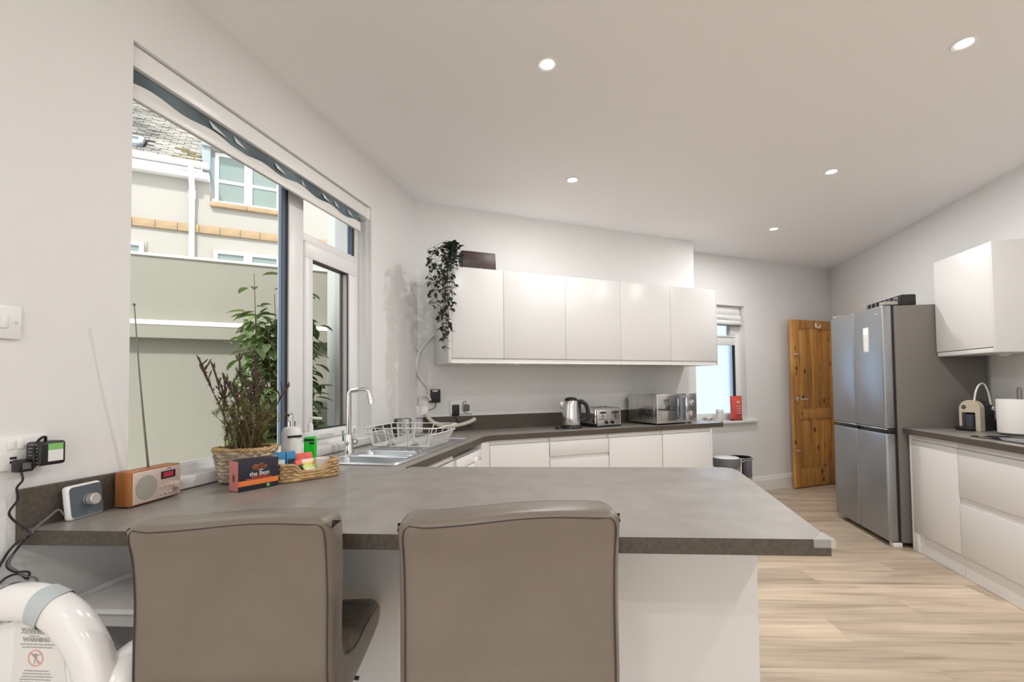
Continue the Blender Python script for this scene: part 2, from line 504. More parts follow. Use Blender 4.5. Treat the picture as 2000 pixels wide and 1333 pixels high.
# ---- window 1 (long window over the sink run)
FX0, FX1 = -1.672, -1.612       # outer / inner face of the upvc frame
win = thing('window_1', 'long white framed window above the sink with one fixed pane and one opening sash', 'window'); win['kind'] = 'structure'
del win['category']
def bar(y0, y1, z0, z1, x0=FX0, x1=FX1, bev=.004): return MB().box(x0, x1, y0, y1, z0, z1, bev)
f = MB()
f.box(FX0, FX1, WY0, WY1 - .002, .935, .972, .004); f.box(FX0, FX1, WY0, WY1, 2.335, WZ1, .004)
f.box(FX0, FX1, WY0, WY0 + .03, .9725, 2.3345, .002); f.box(FX0, FX1, 2.652, WY1 - .002, .9725, 2.3345, .002)
f.build('window_frame', M_upvc, win)
MB().box(FX0 + .05, FX1 + .0005, 2.046, 2.155, .973, 2.334, .002).box(FX0, FX0 + .0495, 2.062, 2.155, .973, 2.334, .002).build('mullion', M_upvc, win)
MB().box(FX0 + .001, FX0 + .008, 2.036, 2.061, .973, 2.334, .001).build('white_bead', M_upvc, win)
MB().box(FX0 + .0085, FX0 + .0445, 2.036, 2.061, .973, 2.334, .001).build('blue_reflection_strip', M_filmrefl, win, label='film strip on the mullion edge with a blue grey reflection painted in')
MB().box(FX0 + .045, FX0 + .0495, 2.034, 2.061, .973, 2.334).build('gasket', M_gasket, win)
MB().box(FX0, FX1, 2.156, 2.651, 2.035, 2.075, .003).build('transom', M_upvc, win)
sa = MB()
SX0, SX1 = -1.664, -1.598
sa.box(SX0, SX1, 2.158, 2.215, 1.0255, 1.9445, .002); sa.box(SX0, SX1, 2.565, 2.648, 1.0255, 1.9445, .002)
sa.box(SX0, SX1, 2.158, 2.648, .975, 1.025, .006); sa.box(SX0, SX1, 2.158, 2.648, 1.945, 2.03, .006)
sash = sa.build('sash', M_upvc, win)
g = MB(); g.box(-1.660, -1.640, 2.556, 2.5645, 1.026, 1.944); g.build('sash_bead', mat('olive_grey_bead', (.20, .18, .14), .5), sash)
g = MB(); g.box(-1.645, -1.606, 2.2155, 2.5645, 1.941, 1.944); g.box(-1.612, -1.606, 2.561, 2.5645, 1.026, 1.94); g.box(-1.645, -1.606, 2.2155, 2.5645, 1.0262, 1.029)
g.build('sash_gasket', M_gasket, sash)
MB().box(-1.650, -1.646, 2.21, 2.57, 1.02, 1.95).build('sash_pane', M_glass, sash)
MB().box(-1.650, -1.646, WY0 + .02, 2.04, .965, 2.34).build('pane', M_glass, win)
MB().box(-1.650, -1.646, 2.15, 2.656, 2.07, 2.34).build('pane', M_glass, win)
MB().box(-1.66, -1.626, 2.640, 2.6515, 2.076, 2.334).build('blue_reflection_strip', M_filmrefl, win)
MB().box(-1.6255, -1.620, 2.640, 2.6515, 2.076, 2.334).build('gasket', M_gasket, win)
h = MB()
h.box(-1.598, -1.588, 2.36, 2.40, .985, 1.012, .003)
h.tube(spline([(-1.585, 2.38, 1.0), (-1.57, 2.36, 1.0), (-1.567, 2.30, 1.0), (-1.567, 2.25, .998)], 4), .007, 8)
h.build('sash_handle', M_upvc, sash)
MB().box(FX1 - .005, -1.505, WY0 - .0, WY1, .902, .9445, .006).build('window_sill', M_trim, win)

# roller blind
rb = thing('roller_blind', 'rolled up grey blue patterned roller blind at the head of the long window', 'blind', (-1.545, 1.9, 2.39))
rb_y0, rb_y1 = 1.195 - 1.9, 2.685 - 1.9
MB().box(-.035, .012, rb_y0, rb_y1, -.072, -.002, .004).build('cassette', M_white, rb)
fb = MB()
def fab(u, v):
    y = rb_y0 + .004 + u * (2.592 - 1.9 - rb_y0 - .004)
    return (-.006 + .004 * sin(u * 23) * v, y, -.072 - .062 * v - .006 * v * sin(u * 15 + .5))
fb.grid(fab, 60, 6)
fo = fb.build('fabric', M_blind, rb)
for yy, L in ((1.50, .09), (1.62, .07), (1.86, .08), (2.22, .07), (2.33, .05), (2.46, .06), (2.05, .03)):
    y = yy - 1.9
    lf = MB(); lf.quad((.001, y, -.086), (.001, y + L * .35, -.094), (.001, y + L, -.112), (.001, y + L * .2, -.108))
    lf.build('leaf_print', M_blindw, fo, smooth=False)
hm = MB()
def hem(u, v):
    y = rb_y0 + .004 + u * (2.592 - 1.9 - rb_y0 - .004)
    top = -.128 + .007 * sin(u * 34) + .004 * sin(u * 13)
    return (.004 + .003 * sin(v * pi), y, top + (-.150 - top) * v)
hm.grid(hem, 90, 4); hm.build('scalloped_hem', M_hem, rb)
MB().box(-.012, .008, rb_y0 + .003, 2.594 - 1.9, -.178, -.146, .006).build('bottom_bar', M_white, rb)
ch = MB()
ch.tube([(.008, 2.655 - 1.9, -.06), (.008, 2.655 - 1.9, -.80), (.008, 2.663 - 1.9, -.812), (.008, 2.672 - 1.9, -.80), (.008, 2.672 - 1.9, -.06)], .0018, 6)
ch.build('pull_cord', M_white, rb)
MB().box(-.04, .016, 2.66 - 1.9, 2.69 - 1.9, -.075, .0, .003).build('end_cap', M_trim, rb)

# ---- window 2 (frosted, in the recess) with its roman blind
w2 = thing('window_2', 'small frosted window', 'window'); w2['kind'] = 'structure'; del w2['category']
def bk(x0, x1, k0, k1, z0, z1, bev=.003): return MB().box(x0, x1, -k1, -k0, z0, z1, bev, m=MBACK)
KF0, KF1 = -.50, -.445
fr = MB()
for a in ((S0, S1, SZ0 + .0, .905), (S0, S1, 2.09, SZ1), (S0, S0 + .06, .9055, 2.0895), (3.83, S1, .9055, 2.0895)):
    fr.box(a[0], a[1], -KF1, -KF0, a[2], a[3], .003, m=MBACK)
fr.build('window_frame', M_upvc, w2)
bk(S0 + .06, 3.83, KF0, KF1, 1.69, 1.78).build('transom', M_upvc, w2)
vs = MB()
for a in ((S0 + .061, S0 + .10, 1.8005, 2.0595), (3.755, 3.829, 1.8005, 2.0595), (S0 + .061, 3.829, 1.781, 1.80), (S0 + .061, 3.829, 2.06, 2.089)):
    vs.box(a[0], a[1], -KF1 - .012, -KF0, a[2], a[3], .003, m=MBACK)
ven = vs.build('vent_sash', M_upvc, w2)
bk(S0 + .05, 3.80, -.482, -.476, 1.79, 2.08, 0).build('pane', M_frost, w2)
bk(S0 + .05, 3.84, -.482, -.476, .895, 1.70, 0).build('pane', M_frost, w2)
bk(3.818, 3.832, -.475, -.446, .905, 1.69, 0).build('gasket', M_gasket, w2)
bk(S0 - .05, S1 + .13, -.47, -.30, .80, .8275, .006).build('window_sill', M_trim, w2)
rbl = thing('roman_blind', 'folded white roman blind at the top of the small frosted window', 'blind', B(3.46, -.42, 2.13), ROTB)
for i, (z0, z1, d) in enumerate(((-.10, -.012, .0), (-.155, -.098, .012), (-.215, -.16, .02))):
    m = MB()
    def fold(u, v, z0=z0, z1=z1, d=d):
        return (-.40 + .80 * u, -.012 - d - .016 * sin(v * pi) - .004 * sin(u * 9 + z0 * 50), z1 + (z0 - z1) * v + .006 * sin(u * 7 + z0 * 90) * v)
    m.grid(fold, 24, 7); o = m.build('fold', M_white, rbl)
MB().box(-.405, .405, -.015, .012, -.02, 0).build('headrail', M_white, rbl)
MB().box(-.40, .40, -.05, -.02, -.225, -.213, .002).build('bottom_bar', M_gcable, rbl)

# ---- pine door, standing open against the far wall
DOOR0 = B(4.505, -.262, 0.012); DW, DH, DT = .765, 1.985, .036
door = thing('door_1', 'open pine door', 'door', DOOR0, ROTB + radians(-1.5)); door['kind'] = 'structure'; del door['category']
# local x along the wall, -y to the room; four panel door: stiles, rails, muntins, raised panels
ft = -DT
def dbox(n, x0, x1, z0, z1, y0=0, y1=-DT, bev=.003, m=M_pine): return MB().box(x0, x1, y1, y0, z0, z1, bev).build(n, m, door)
dbox('stile', 0, .105, 0, DH); dbox('stile', DW - .105, DW, 0, DH)
dbox('rail', .105, DW - .105, DH - .105, DH); dbox('rail', .105, DW - .105, .80, .92); dbox('rail', .105, DW - .105, 0, .21)
dbox('muntin', DW / 2 - .05, DW / 2 + .05, .92, DH - .105); dbox('muntin', DW / 2 - .05, DW / 2 + .05, .21, .80)
for x0, x1 in ((.105, DW / 2 - .05), (DW / 2 + .05, DW - .105)):
    for z0, z1 in ((.21, .80), (.92, DH - .105)):
        pnl = MB().box(x0, x1, -DT + .012, -.006, z0, z1)
        pnl.box(x0 + .03, x1 - .03, -DT + .004, -.01, z0 + .03, z1 - .03, .004)
        pnl.build('panel', M_pine, door)
hd = MB()
Mh = T(.062, -DT, 1.04) @ RX(90)
hd.lathe([(0, 0), (.027, 0), (.027, .006), (.02, .01), (0, .01)], m=Mh, n=20)
hd.tube([(.062, -DT, 1.04), (.062, -DT - .045, 1.04), (.075, -DT - .05, 1.04), (.175, -DT - .05, 1.04)], .009, 10)
hd.build('door_handle', M_chrome, door)
for z in (1.57, .435):
    MB().box(.018, .058, -DT - .016, -DT + .002, z - .012, z + .012, .004).tube([(.05, -DT - .008, z), (.098, -DT - .012, z + .002)], .006, 8).build('bolt', M_chrome, door)
hk = MB()
hk.box(.40, .425, -DT - .008, -DT + .002, 1.90, 1.955, .004)
hk.tube(spline([(.412, -DT - .006, 1.915), (.416, -DT - .03, 1.895), (.43, -DT - .042, 1.905), (.44, -DT - .042, 1.93)], 4), .007, 8)
hk.build('coat_hook', M_white, door)
for z in (.3, 1.0, 1.7): MB().cyl(DW + .004, -DT, z - .05, z + .05, .006, n=10).build('hinge', M_chrome, door)

# ------------------------------------------------------------------ downlights
def downlight(x, y, label, k=1.0):
    t = thing('ceiling_downlight', label, 'light', (x, y, Z_CEIL), 0, 'recessed ceiling downlights')
    MB().lathe([(.030, -.0005), (.045, -.0005), (.046, -.004), (.043, -.007), (.032, -.004), (.030, .02)], n=28).build('trim_ring', M_white, t)
    MB().lathe([(0, -.0025), (.032, -.0025), (.032, .0), (0, .0)], n=24).build('lamp_face', M_lamp, t)
    ld = bpy.data.lights.new('downlight_beam', 'AREA'); ld.shape = 'DISK'; ld.size = .07; ld.energy = DOWNLIGHT_W * k
    ld.color = (1.0, .985, .965); ld.spread = radians(180)
    lo = bpy.data.objects.new('downlight_beam', ld); link(lo, t); lo.location = (0, 0, -.012)
    return t
downlight(-.292, 2.054, 'ceiling downlight nearest the long window, the closest of its row')
downlight(-.300, 3.281, 'ceiling downlight in front of the wall cabinets beyond the one nearest the long window', .62)
downlight(1.455, 2.347, 'ceiling downlight at the right, nearest of the three in the fridge row')
downlight(1.436, 3.590, 'middle ceiling downlight of the three in the fridge row')
downlight(1.431, 4.813, 'farthest ceiling downlight, before the small frosted window', 1.3)
# unseen downlights added out of view as fill light
downlight(-.285, -.95, 'added unseen fill light behind the camera on the window side')
downlight(1.46, -.95, 'added unseen fill light behind the camera on the fridge side')
downlight(1.46, .9, 'added unseen fill light above the open floor at the right')
#PART2
# ------------------------------------------------------------------ kitchen run on the window wall
ZW, TH = .90, .038          # worktop surface, thickness
def fy(x): return .908 + .155 * (x + 1.52)      # front edge of the breakfast bar
EX = -.925                   # front edge of the sink run
SEAM = -.91
def worktop(name, label, polys, edges=None):
    t = MB()
    for p in polys: t.prism(p, ZW - TH, ZW, bev=0)
    o = t.build(name, M_top, smooth=False)
    o.data.materials.append(M_topshade)
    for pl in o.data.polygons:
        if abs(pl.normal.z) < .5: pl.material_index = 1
    return tag(o, label, 'worktop')
bx0, bx1, by0, by1 = -1.395, -1.0, 1.972, 2.37        # sink cut-out
bx0 = -1.385
ic = (-.902, 3.188)                                     # inner corner of the L
bseam = B(.02, .43)
g = .002
A0 = (XL + g, .905); A1 = (SEAM, fy(SEAM))
wt = worktop('worktop', 'long brown laminate worktop under the window, holding the sink and the radio', [
    [A0, A1, (SEAM, 1.90), (EX, 1.93), (EX, by0), (XL + g, by0)],
    [(XL + g, by0), (bx0, by0), (bx0, by1), (XL + g, by1)],
    [(bx1, by0), (EX, by0), (EX, by1), (bx1, by1)],
    [(XL + g, by1), (EX, by1), (EX, 3.155), tuple(B(.055, -.045)[:2]), (XL + g, 3.255)],
])
q0, q1 = tuple(B(.46, .43)[:2]), tuple(B(2.675, .43)[:2])
worktop('worktop', 'brown laminate worktop below the row of white wall cabinets, holding the kettle and microwave',
        [[(EX + .001, 3.157), q0, q1, tuple(B(2.675, -.046)[:2]), tuple(B(.058, -.046)[:2])]])
far = lambda x: fy(x) + .945
rr = .03
pe = .462
bb_ = thing('breakfast_bar', 'breakfast bar with a large brown laminate top on a white panelled base, behind the stools', 'breakfast bar')
bar_top = worktop('bar_top', None, [
    [(SEAM + .0008, fy(SEAM)), (pe, fy(pe)), (pe + .001, far(pe) - .07), (pe - .012, far(pe) - .025), (pe - .045, far(pe) - .007), (SEAM + .0008, far(SEAM))]])
bar_top.parent = bb_; del bar_top['category']
# clear corner guard on the bar
cg = thing('corner_protector', 'clear plastic guard on the outer corner of the breakfast bar', 'corner protector', (pe, fy(pe), ZW), atan2(.155, 1))
c = MB()
c.prism([(-.040, -.006), (.004, -.006), (.006, .040), (-.0, .040), (-.008, .03), (-.032, -.0)], .0005, .004)
c.box(-.040, .0024, -.007, -.0025, -.017, .0004); c.box(.0025, .007, -.007, .036, -.017, .0004)
c.build('guard', M_clear, cg)

# breakfast bar base: white back panel and end panel
ob = .325
pxe = .385
MB().prism([(XL + .004, fy(XL) + ob), (pxe, fy(pxe) + ob), (pxe, fy(pxe) + ob + .018), (XL + .004, fy(XL) + ob + .018)], .004, ZW - TH - .001).build('back_panel', M_cab, bb_, smooth=False)
MB().prism([(pxe - .018, fy(pxe) + ob + .019), (pxe, fy(pxe) + ob + .019), (pxe, far(pxe) - .05), (pxe - .018, far(pxe) - .05)], .004, ZW - TH - .001).build('end_panel', M_cab, bb_, smooth=False)
MB().prism([(EX + .06, fy(EX) + ob + .03), (pxe - .02, fy(pxe) + ob + .03), (pxe - .02, far(pxe) - .07), (EX + .06, far(EX) - .07)], .10, .78).build('carcass', M_cabside, bb_, smooth=False)

# upstands
def upstand(label, m):
    o = m.build('upstand', M_topshade, smooth=False)
    return tag(o, label, 'upstand')
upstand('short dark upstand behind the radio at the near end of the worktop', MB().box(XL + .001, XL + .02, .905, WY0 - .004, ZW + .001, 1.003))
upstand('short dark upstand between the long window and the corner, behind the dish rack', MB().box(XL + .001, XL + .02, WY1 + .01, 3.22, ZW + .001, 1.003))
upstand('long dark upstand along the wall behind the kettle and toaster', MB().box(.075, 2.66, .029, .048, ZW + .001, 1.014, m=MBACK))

# sink
sk_ = thing('sink', 'stainless steel one and a half bowl inset sink with drainer under the tap', 'sink', (0, 0, ZW))
def sbox(m, *a): m.box(*a)
rim = MB()
sx0, sx1, sy0, sy1 = -1.462, -.985, 1.945, 3.0
b1 = (-1.37, -1.005, 1.975, 2.165); b2 = (-1.35, -1.045, 2.205, 2.36)
z0, z1 = .0006, .004
rim.box(sx0, sx1, sy0, b1[2], z0, z1); rim.box(sx0, b1[0], b1[2], b1[3], z0, z1); rim.box(b1[1], sx1, b1[2], b1[3], z0, z1)
rim.box(sx0, sx1, b1[3], b2[2], z0, z1); rim.box(sx0, b2[0], b2[2], b2[3], z0, z1); rim.box(b2[1], sx1, b2[2], b2[3], z0, z1)
rim.box(sx0, sx1, b2[3], 2.40, z0, z1)
rim.box(sx0, sx1, 2.40, sy1, z0, .0022)
rim.tube([(x, y, .004) for x, y in rrect(sx0 + .002, sx1 - .002, sy0 + .002, sy1 - .002, .03)], .0035, 6, closed=True)
rim.build('rim', M_sink, sk_)
for i, (x0, x1, y0_, y1_) in enumerate((b1, b2)):
    d = -.16 if i == 0 else -.12
    m = MB()
    top = rrect(x0, x1, y0_, y1_, .035); bot = rrect(x0 + .02, x1 - .02, y0_ + .02, y1_ - .02, .04)
    vt = [m.bm.verts.new((x, y, .0035)) for x, y in top]; vb = [m.bm.verts.new((x, y, d)) for x, y in bot]
    n = len(top)
    for k in range(n): m.bm.faces.new((vt[k], vt[(k + 1) % n], vb[(k + 1) % n], vb[k]))
    m.bm.faces.new(vb)
    m.tube([(x, y, .004) for x, y in top], .0035, 6, closed=True)
    bw = m.build('bowl', M_sink, sk_)
    MB().lathe([(.012, d + .003), (.035, d + .003), (.038, d + .001)], (x0 + x1) / 2, (y0_ + y1_) / 2, 20).build('drain', M_chrome, bw)
    if i == 0:
        fr_ = MB(); yy = y1_ - .012
        for a in ((-1.13, -1.068, -.045, -.041), (-1.13, -1.068, -.068, -.064)): fr_.box(a[0], a[1], yy - .008, yy + .004, a[2], a[3])
        for a in (-1.13, -1.072): fr_.box(a, a + .004, yy - .008, yy + .004, -.068, -.041)
        fr_.build('overflow_slot', M_gcable, bw)
dr = MB()
for i in range(9):
    x = -1.40 + i * .045
    dr.box(x, x + .016, 2.43, 2.97, .0018, .0045, .0012)
dr.build('drainer_ridges', M_sink, sk_, kind='stuff')

# tap
tp = thing('mixer_tap', 'tall chrome swan neck mixer tap behind the sink bowls', 'tap', (-1.405, 2.25, ZW + .0045))
MB().lathe([(0, 0), (.027, 0), (.027, .006), (.022, .03), (.02, .085), (.017, .10), (0, .10)], n=24).build('base', M_chrome, tp)
sp = MB()
sp.tube([(0, 0, .09), (0, 0, .305), (.004, 0, .322), (.016, .004, .332), (.086, .02, .338), (.105, .024, .328), (.112, .026, .30), (.118, .027, .262)], [.013] * 4 + [.0135] * 2 + [.014, .0145], 14)
sp.build('spout', M_chrome, tp)
for sgn in (-1, 1):
    h = MB()
    h.tube([(0, 0, .055), (0, sgn * .045, .055)], .013, 12)
    h.tube([(0, sgn * .04, .055), (0, sgn * .062, .055)], .018, 14)
    h.tube([(0, sgn * .052, .06), (0, sgn * .056, .125)], [.007, .0055], 10)
    h.build('lever', M_chrome, tp)

# dish rack
rk = thing('dish_rack', 'white wire dish rack standing on the sink drainer', 'dish rack', (0, 0, ZW + .0048))
wr_ = .0028
def wire(m, *p, r=wr_): m.tube(p, r, 6)
x0, x1, y0_, y1_ = -1.385, -1.03, 2.44, 2.74
tx0, tx1, ty0, ty1 = -1.425, -.985, 2.41, 2.79
zt = .118
fr_ = MB()
loop = [(x, y, zt) for x, y in rrect(tx0, tx1, ty0, ty1, .03)]
fr_.tube(loop, .0032, 6, closed=True)
fr_.tube([(x, y, zt - .032) for x, y in rrect(tx0 + .008, tx1 - .008, ty0 + .008, ty1 - .008, .03)], .0028, 6, closed=True)
fr_.tube([(x, y, .016) for x, y in rrect(x0, x1, y0_, y1_, .03)], .003, 6, closed=True)
for yy in (ty0, ty1):
    yb = y0_ if yy == ty0 else y1_
    for q in (0, .33, .66, 1):
        xx = tx0 + .03 + q * (tx1 - tx0 - .06); xb = x0 + .02 + q * (x1 - x0 - .04)
        wire(fr_, (xx, yy, zt), (xb, yb, .016))
for xx, xb in ((tx0, x0), (tx1, x1)):
    for q in (0, .33, .66, 1):
        yy = ty0 + .03 + q * (ty1 - ty0 - .06); yb = y0_ + .02 + q * (y1_ - y0_ - .04)
        wire(fr_, (xx, yy, zt), (xb, yb, .016))
fr_.build('frame', M_white, rk)
pr = MB()
for i in range(19):
    yy = y0_ + .012 + i * (y1_ - y0_ - .024) / 18
    wire(pr, (tx0 + .012, yy, .085), (x0 + .01, yy, .018), (x0 + .09, yy, .018), (x0 + .12, yy, .058), (x0 + .15, yy, .018), (x1 - .12, yy, .018), (x1 - .09, yy, .06), (x1 - .06, yy, .018), (x1 - .01, yy, .018), (tx1 - .012, yy, .085), r=.0018)
pr.build('plate_wires', M_white, rk, kind='stuff')
for (xx, yy) in ((x0 + .03, y0_), (x1 - .03, y0_), (x0 + .03, y1_), (x1 - .03, y1_)):
    m = MB(); wire(m, (xx - .01, yy, .016), (xx - .008, yy, .002), (xx + .008, yy, .002), (xx + .01, yy, .016)); m.build('foot', M_white, rk)
# cutlery pot
cp = thing('cutlery_pot', 'perforated steel cutlery pot behind the dish rack', 'pot', (-1.40, 2.87, ZW + .0048))
MB().lathe([(0, 0), (.058, 0), (.058, .135), (.060, .138), (.056, .138), (.055, .003), (0, .003)], n=36).build('body', M_steel, cp)
ho = MB()
for i in range(14):
    for j in range(6):
        if (i + j) % 2: continue
        a = 2 * pi * i / 14
        ho.box(-.0035, .0035, -.001, .0012, -.0035, .0035, m=T(.0582 * cos(a), .0582 * sin(a), .02 + j * .016) @ Matrix.Rotation(a - pi / 2, 4, 'Z'))
ho.build('perforations', M_gasket, cp, kind='stuff')

# ------------------------------------------------------------------ base units of the sink run
def unit_left(name, label, cat, ya, yb): return thing(name, label, cat, (-.955, (ya + yb) / 2, 0), pi / 2)
# sink unit (local x = world y, local -y = world +x)
su = unit_left('base_cabinet', 'white base cabinet under the sink, left of the dishwasher', 'cabinet', 1.96, 2.585)
MB().box(-.31, .305, .0, .50, .10, .70).build('carcass', M_cabside, su)
MB().box(-.312, .306, -.02, -.001, .12, .825, .003).build('door', M_cab, su)
MB().box(-.312, .306, -.012, -.001, .83, .858, .002).build('handle_lip', M_cab, su)
dwm = unit_left('dishwasher', 'white slimline dishwasher between the sink unit and the corner', 'dishwasher', 2.60, 3.10)
MB().box(-.245, .245, .012, .52, .03, .822, .003).build('body', M_white, dwm)
MB().box(-.245, .245, -.028, .010, .12, .755, .006).build('door', M_white, dwm)
ctl = MB().box(-.245, .245, -.028, .010, .758, .822, .006).build('control_panel', M_white, dwm)
MB().lathe([(0, 0), (.03, 0), (.026, .012), (0, .014)], n=20, m=T(.12, -.028, .745) @ RX(90) @ Matrix.Diagonal((1, 1.5, 1, 1))).build('handle', M_lampoff, dwm)
MB().box(-.24, .24, .03, .05, .02, .115).build('plinth', M_cabside, dwm)

# ------------------------------------------------------------------ base units on the diagonal wall
FK = .405
def unit_back(name, label, s0, s1, cat='cabinet'):
    c0 = B((s0 + s1) / 2, FK); t = thing(name, label, cat, c0, ROTB); hw = (s1 - s0) / 2
    MB().box(-hw + .001, hw - .001, .002, FK + .03, .10, ZW - TH - .002).build('carcass', M_cabside, t)
    MB().box(-hw + .001, hw - .001, -.006, .001, .83, ZW - TH - .002, .002).build('handle_lip', M_cab, t)
    MB().box(-hw, hw, .05, .065, .002, .10).build('plinth', M_cab, t)
    return t, hw
def front(t, n, hw, z0, z1): return MB().box(-hw + .0015, hw - .0015, -.02, -.001, z0, z1, .003).build(n, M_cab, t)
t, hw = unit_back('base_cabinet', 'white base cabinet in the corner beside the dishwasher', .448, .925); front(t, 'door', hw, .10, .825)
t, hw = unit_back('drawer_unit', 'white drawer unit below the kettle and toaster', .929, 1.455)
front(t, 'drawer', hw, .715, .825); front(t, 'drawer', hw, .40, .69); front(t, 'drawer', hw, .10, .39)
MB().box(-hw + .001, hw - .001, -.008, .0, .69, .714, .002).build('handle_lip', M_cab, t)
t, hw = unit_back('base_cabinet', 'white base cabinet right of the drawers, below the microwave left half', 1.459, 1.99); front(t, 'door', hw, .10, .825)
t, hw = unit_back('base_cabinet', 'last white base cabinet at the right end of the far worktop', 1.994, 2.525); front(t, 'door', hw, .10, .825)
e_ = MB().box(2.528, 2.548, -FK + -.018, .03, .003, ZW - TH - .001, .002, m=MBACK).build('end_panel', M_cab)
tag(e_, 'white end panel closing the far base cabinets beside the pedal bin', 'panel')

cf_ = MB().prism([(EX - .004, 3.103), tuple(B(.446, FK + .018)[:2]), tuple(B(.446, FK - .10)[:2]), (EX - .09, 3.103)], .004, ZW - TH - .002).build('filler_panel', M_cab, smooth=False)
tag(cf_, 'white corner filler between the dishwasher and the corner base cabinet', 'panel')
# ------------------------------------------------------------------ wall cabinets on the diagonal wall
CK, CZ0, CZ1 = .35, 1.416, 2.104
seams = [.192, .588, 1.110, 1.630, 2.153, 2.682]
wl_lab = ['first white wall cabinet from the left, narrow, under the trailing plant', 'second white wall cabinet from the left, right of the one carrying the speaker', 'middle one of the five white wall cabinets', 'fourth white wall cabinet from the left', 'last white wall cabinet at the right, overlapping the small window']
for i in range(5):
    s0, s1 = seams[i], seams[i + 1]
    t = thing('wall_cabinet', wl_lab[i], 'cabinet', B((s0 + s1) / 2, CK, CZ0), ROTB, 'five wall cabinets in a row')
    hw = (s1 - s0) / 2
    MB().box(-hw + .0008, hw - .0008, .001, CK + .046, .002, CZ1 - CZ0).build('carcass', M_cabside, t)
    MB().box(-hw + .0012, hw - .0012, -.02, -.0005, .036, CZ1 - CZ0, .003).build('door', M_cab, t)
    lip = MB(); lip.prism([(-.017, .0), (-.0006, .0), (-.0006, .034), (-.008, .034)], -hw + .001, hw - .001, m=Matrix(((0, 0, 1, 0), (1, 0, 0, 0), (0, 1, 0, 0), (0, 0, 0, 1))))
    lip.build('handle_lip', M_cab, t, smooth=False)
    if i in (0, 1):
        MB().lathe([(0, -.012), (.028, -.012), (.033, -.004), (.033, .002), (0, .002)], (-.05, -.12)[i], .10, 20).build('puck_light', M_lampoff, t)
    if i == 0:
        MB().box(-hw - .026, -hw - .0005, -.02, CK + .046, .0, CZ1 - CZ0, .002).build('end_panel', M_cab, t)
    if i == 4:
        MB().box(hw + .0005, hw + .012, -.02, CK + .046, .0, CZ1 - CZ0, .002).build('end_panel', M_cab, t)

# dark speaker on top of the first cabinet
sp_ = thing('speaker', 'dark walnut fronted speaker leaning on top of the first wall cabinet', 'speaker', B(.43, .285, CZ1 + .001), ROTB)
Ms = RX(-7)
MB().box(-.135, .135, .0, .075, 0.004, .150, .004, m=Ms).build('cabinet', M_black, sp_)
MB().box(-.131, .131, -.012, -.0005, .022, .148, .003, m=Ms).build('front_panel', M_brownspk, sp_)
MB().box(-.133, .133, -.016, -.0005, .004, .021, .003, m=Ms).build('base_strip', M_gcable, sp_)
MB().sphere((.01, -.017, .02), .005, 10).build('badge', M_chrome, sp_)

# ------------------------------------------------------------------ right hand run
RXF = 2.10
def unit_right(name, label, ya, yb, cat='cabinet'):
    t = thing(name, label, cat, (RXF, (ya + yb) / 2, 0), -pi / 2); hw = (yb - ya) / 2
    MB().box(-hw + .001, hw - .001, .02, XR - RXF - .004, .15, ZW - TH - .002).build('carcass', M_cabside, t)
    MB().box(-hw + .001, hw - .001, .008, .019, .82, ZW - TH - .002, .002).build('handle_lip', M_cab, t)
    MB().box(-hw, hw, .02, .036, .002, .149).build('plinth', M_cab, t)
    return t, hw
t, hw = unit_right('base_cabinet', 'white base cabinet next to the fridge freezer', 3.592, 4.085)
MB().box(-hw + .0015, hw - .0015, 0, .019, .145, .818, .003).build('door', M_cab, t)
MB().box(-hw - .022, -hw - .001, 0, XR - RXF - .004, .002, ZW - TH - .002, .002).build('end_panel', M_cab, t)
MB().box(-hw, -hw + .05, .002, .0195, .002, .143, .001).build('corner_post', M_cab, t)
t, hw = unit_right('drawer_unit', 'wide white drawer unit under the hob at the right', 2.70, 3.589)
MB().box(-hw + .0015, hw - .0015, 0, .019, .512, .818, .003).build('drawer', M_cab, t)
MB().box(-hw + .0015, hw - .0015, 0, .019, .145, .468, .003).build('drawer', M_cab, t)
MB().box(-hw + .001, hw - .001, .010, .0195, .469, .511, .001).build('handle_lip', M_cab, t)
t, hw = unit_right('base_cabinet', 'white base cabinet nearest the camera in the right hand run', 2.10, 2.697)
MB().box(-hw + .0015, hw - .0015, 0, .019, .145, .818, .003).build('door', M_cab, t)
worktop('worktop', 'brown laminate worktop on the right with the hob and coffee machine', [[(2.072, 2.1), (XR - .002, 2.1), (XR - .002, 4.125), (2.072, 4.125)]])
ho_ = thing('hob', 'black glass hob set in the right hand worktop', 'hob', (2.385, 3.28, ZW + .001))
MB().box(-.225, .225, -.30, .29, 0, .005, .002).build('glass_plate', M_hob, ho_)
for (x, y, r) in ((-.11, .14, .09), (.1, .14, .075), (-.11, -.14, .075), (.1, -.14, .09)):
    MB().lathe([(r - .002, .0051), (r, .0054), (r + .002, .0051)], x, y, 32).build('cooking_zone', M_gcable, ho_)

t = thing('wall_cabinet', 'single white wall cabinet on the right wall beside the fridge freezer', 'cabinet', (2.332, 3.855, 1.433), -pi / 2)
hw = .28
MB().box(-hw, hw, .001, XR - 2.332 - .003, .0, .706, .002).build('carcass', M_cab, t)
MB().box(-hw + .001, hw - .012, -.02, -.0005, .034, .706, .003).build('door', M_cab, t)
MB().box(-hw, hw, -.014, -.0005, .0, .031, .003).build('handle_lip', M_cab, t)
MB().box(hw - .010, hw + .008, -.022, XR - 2.332 - .003, -.001, .708, .002).build('end_panel', M_cab, t)
MB().lathe([(0, -.012), (.03, -.012), (.035, -.004), (.035, .0), (0, .0)], -.07, .26, 20).build('puck_light', M_lampoff, t)

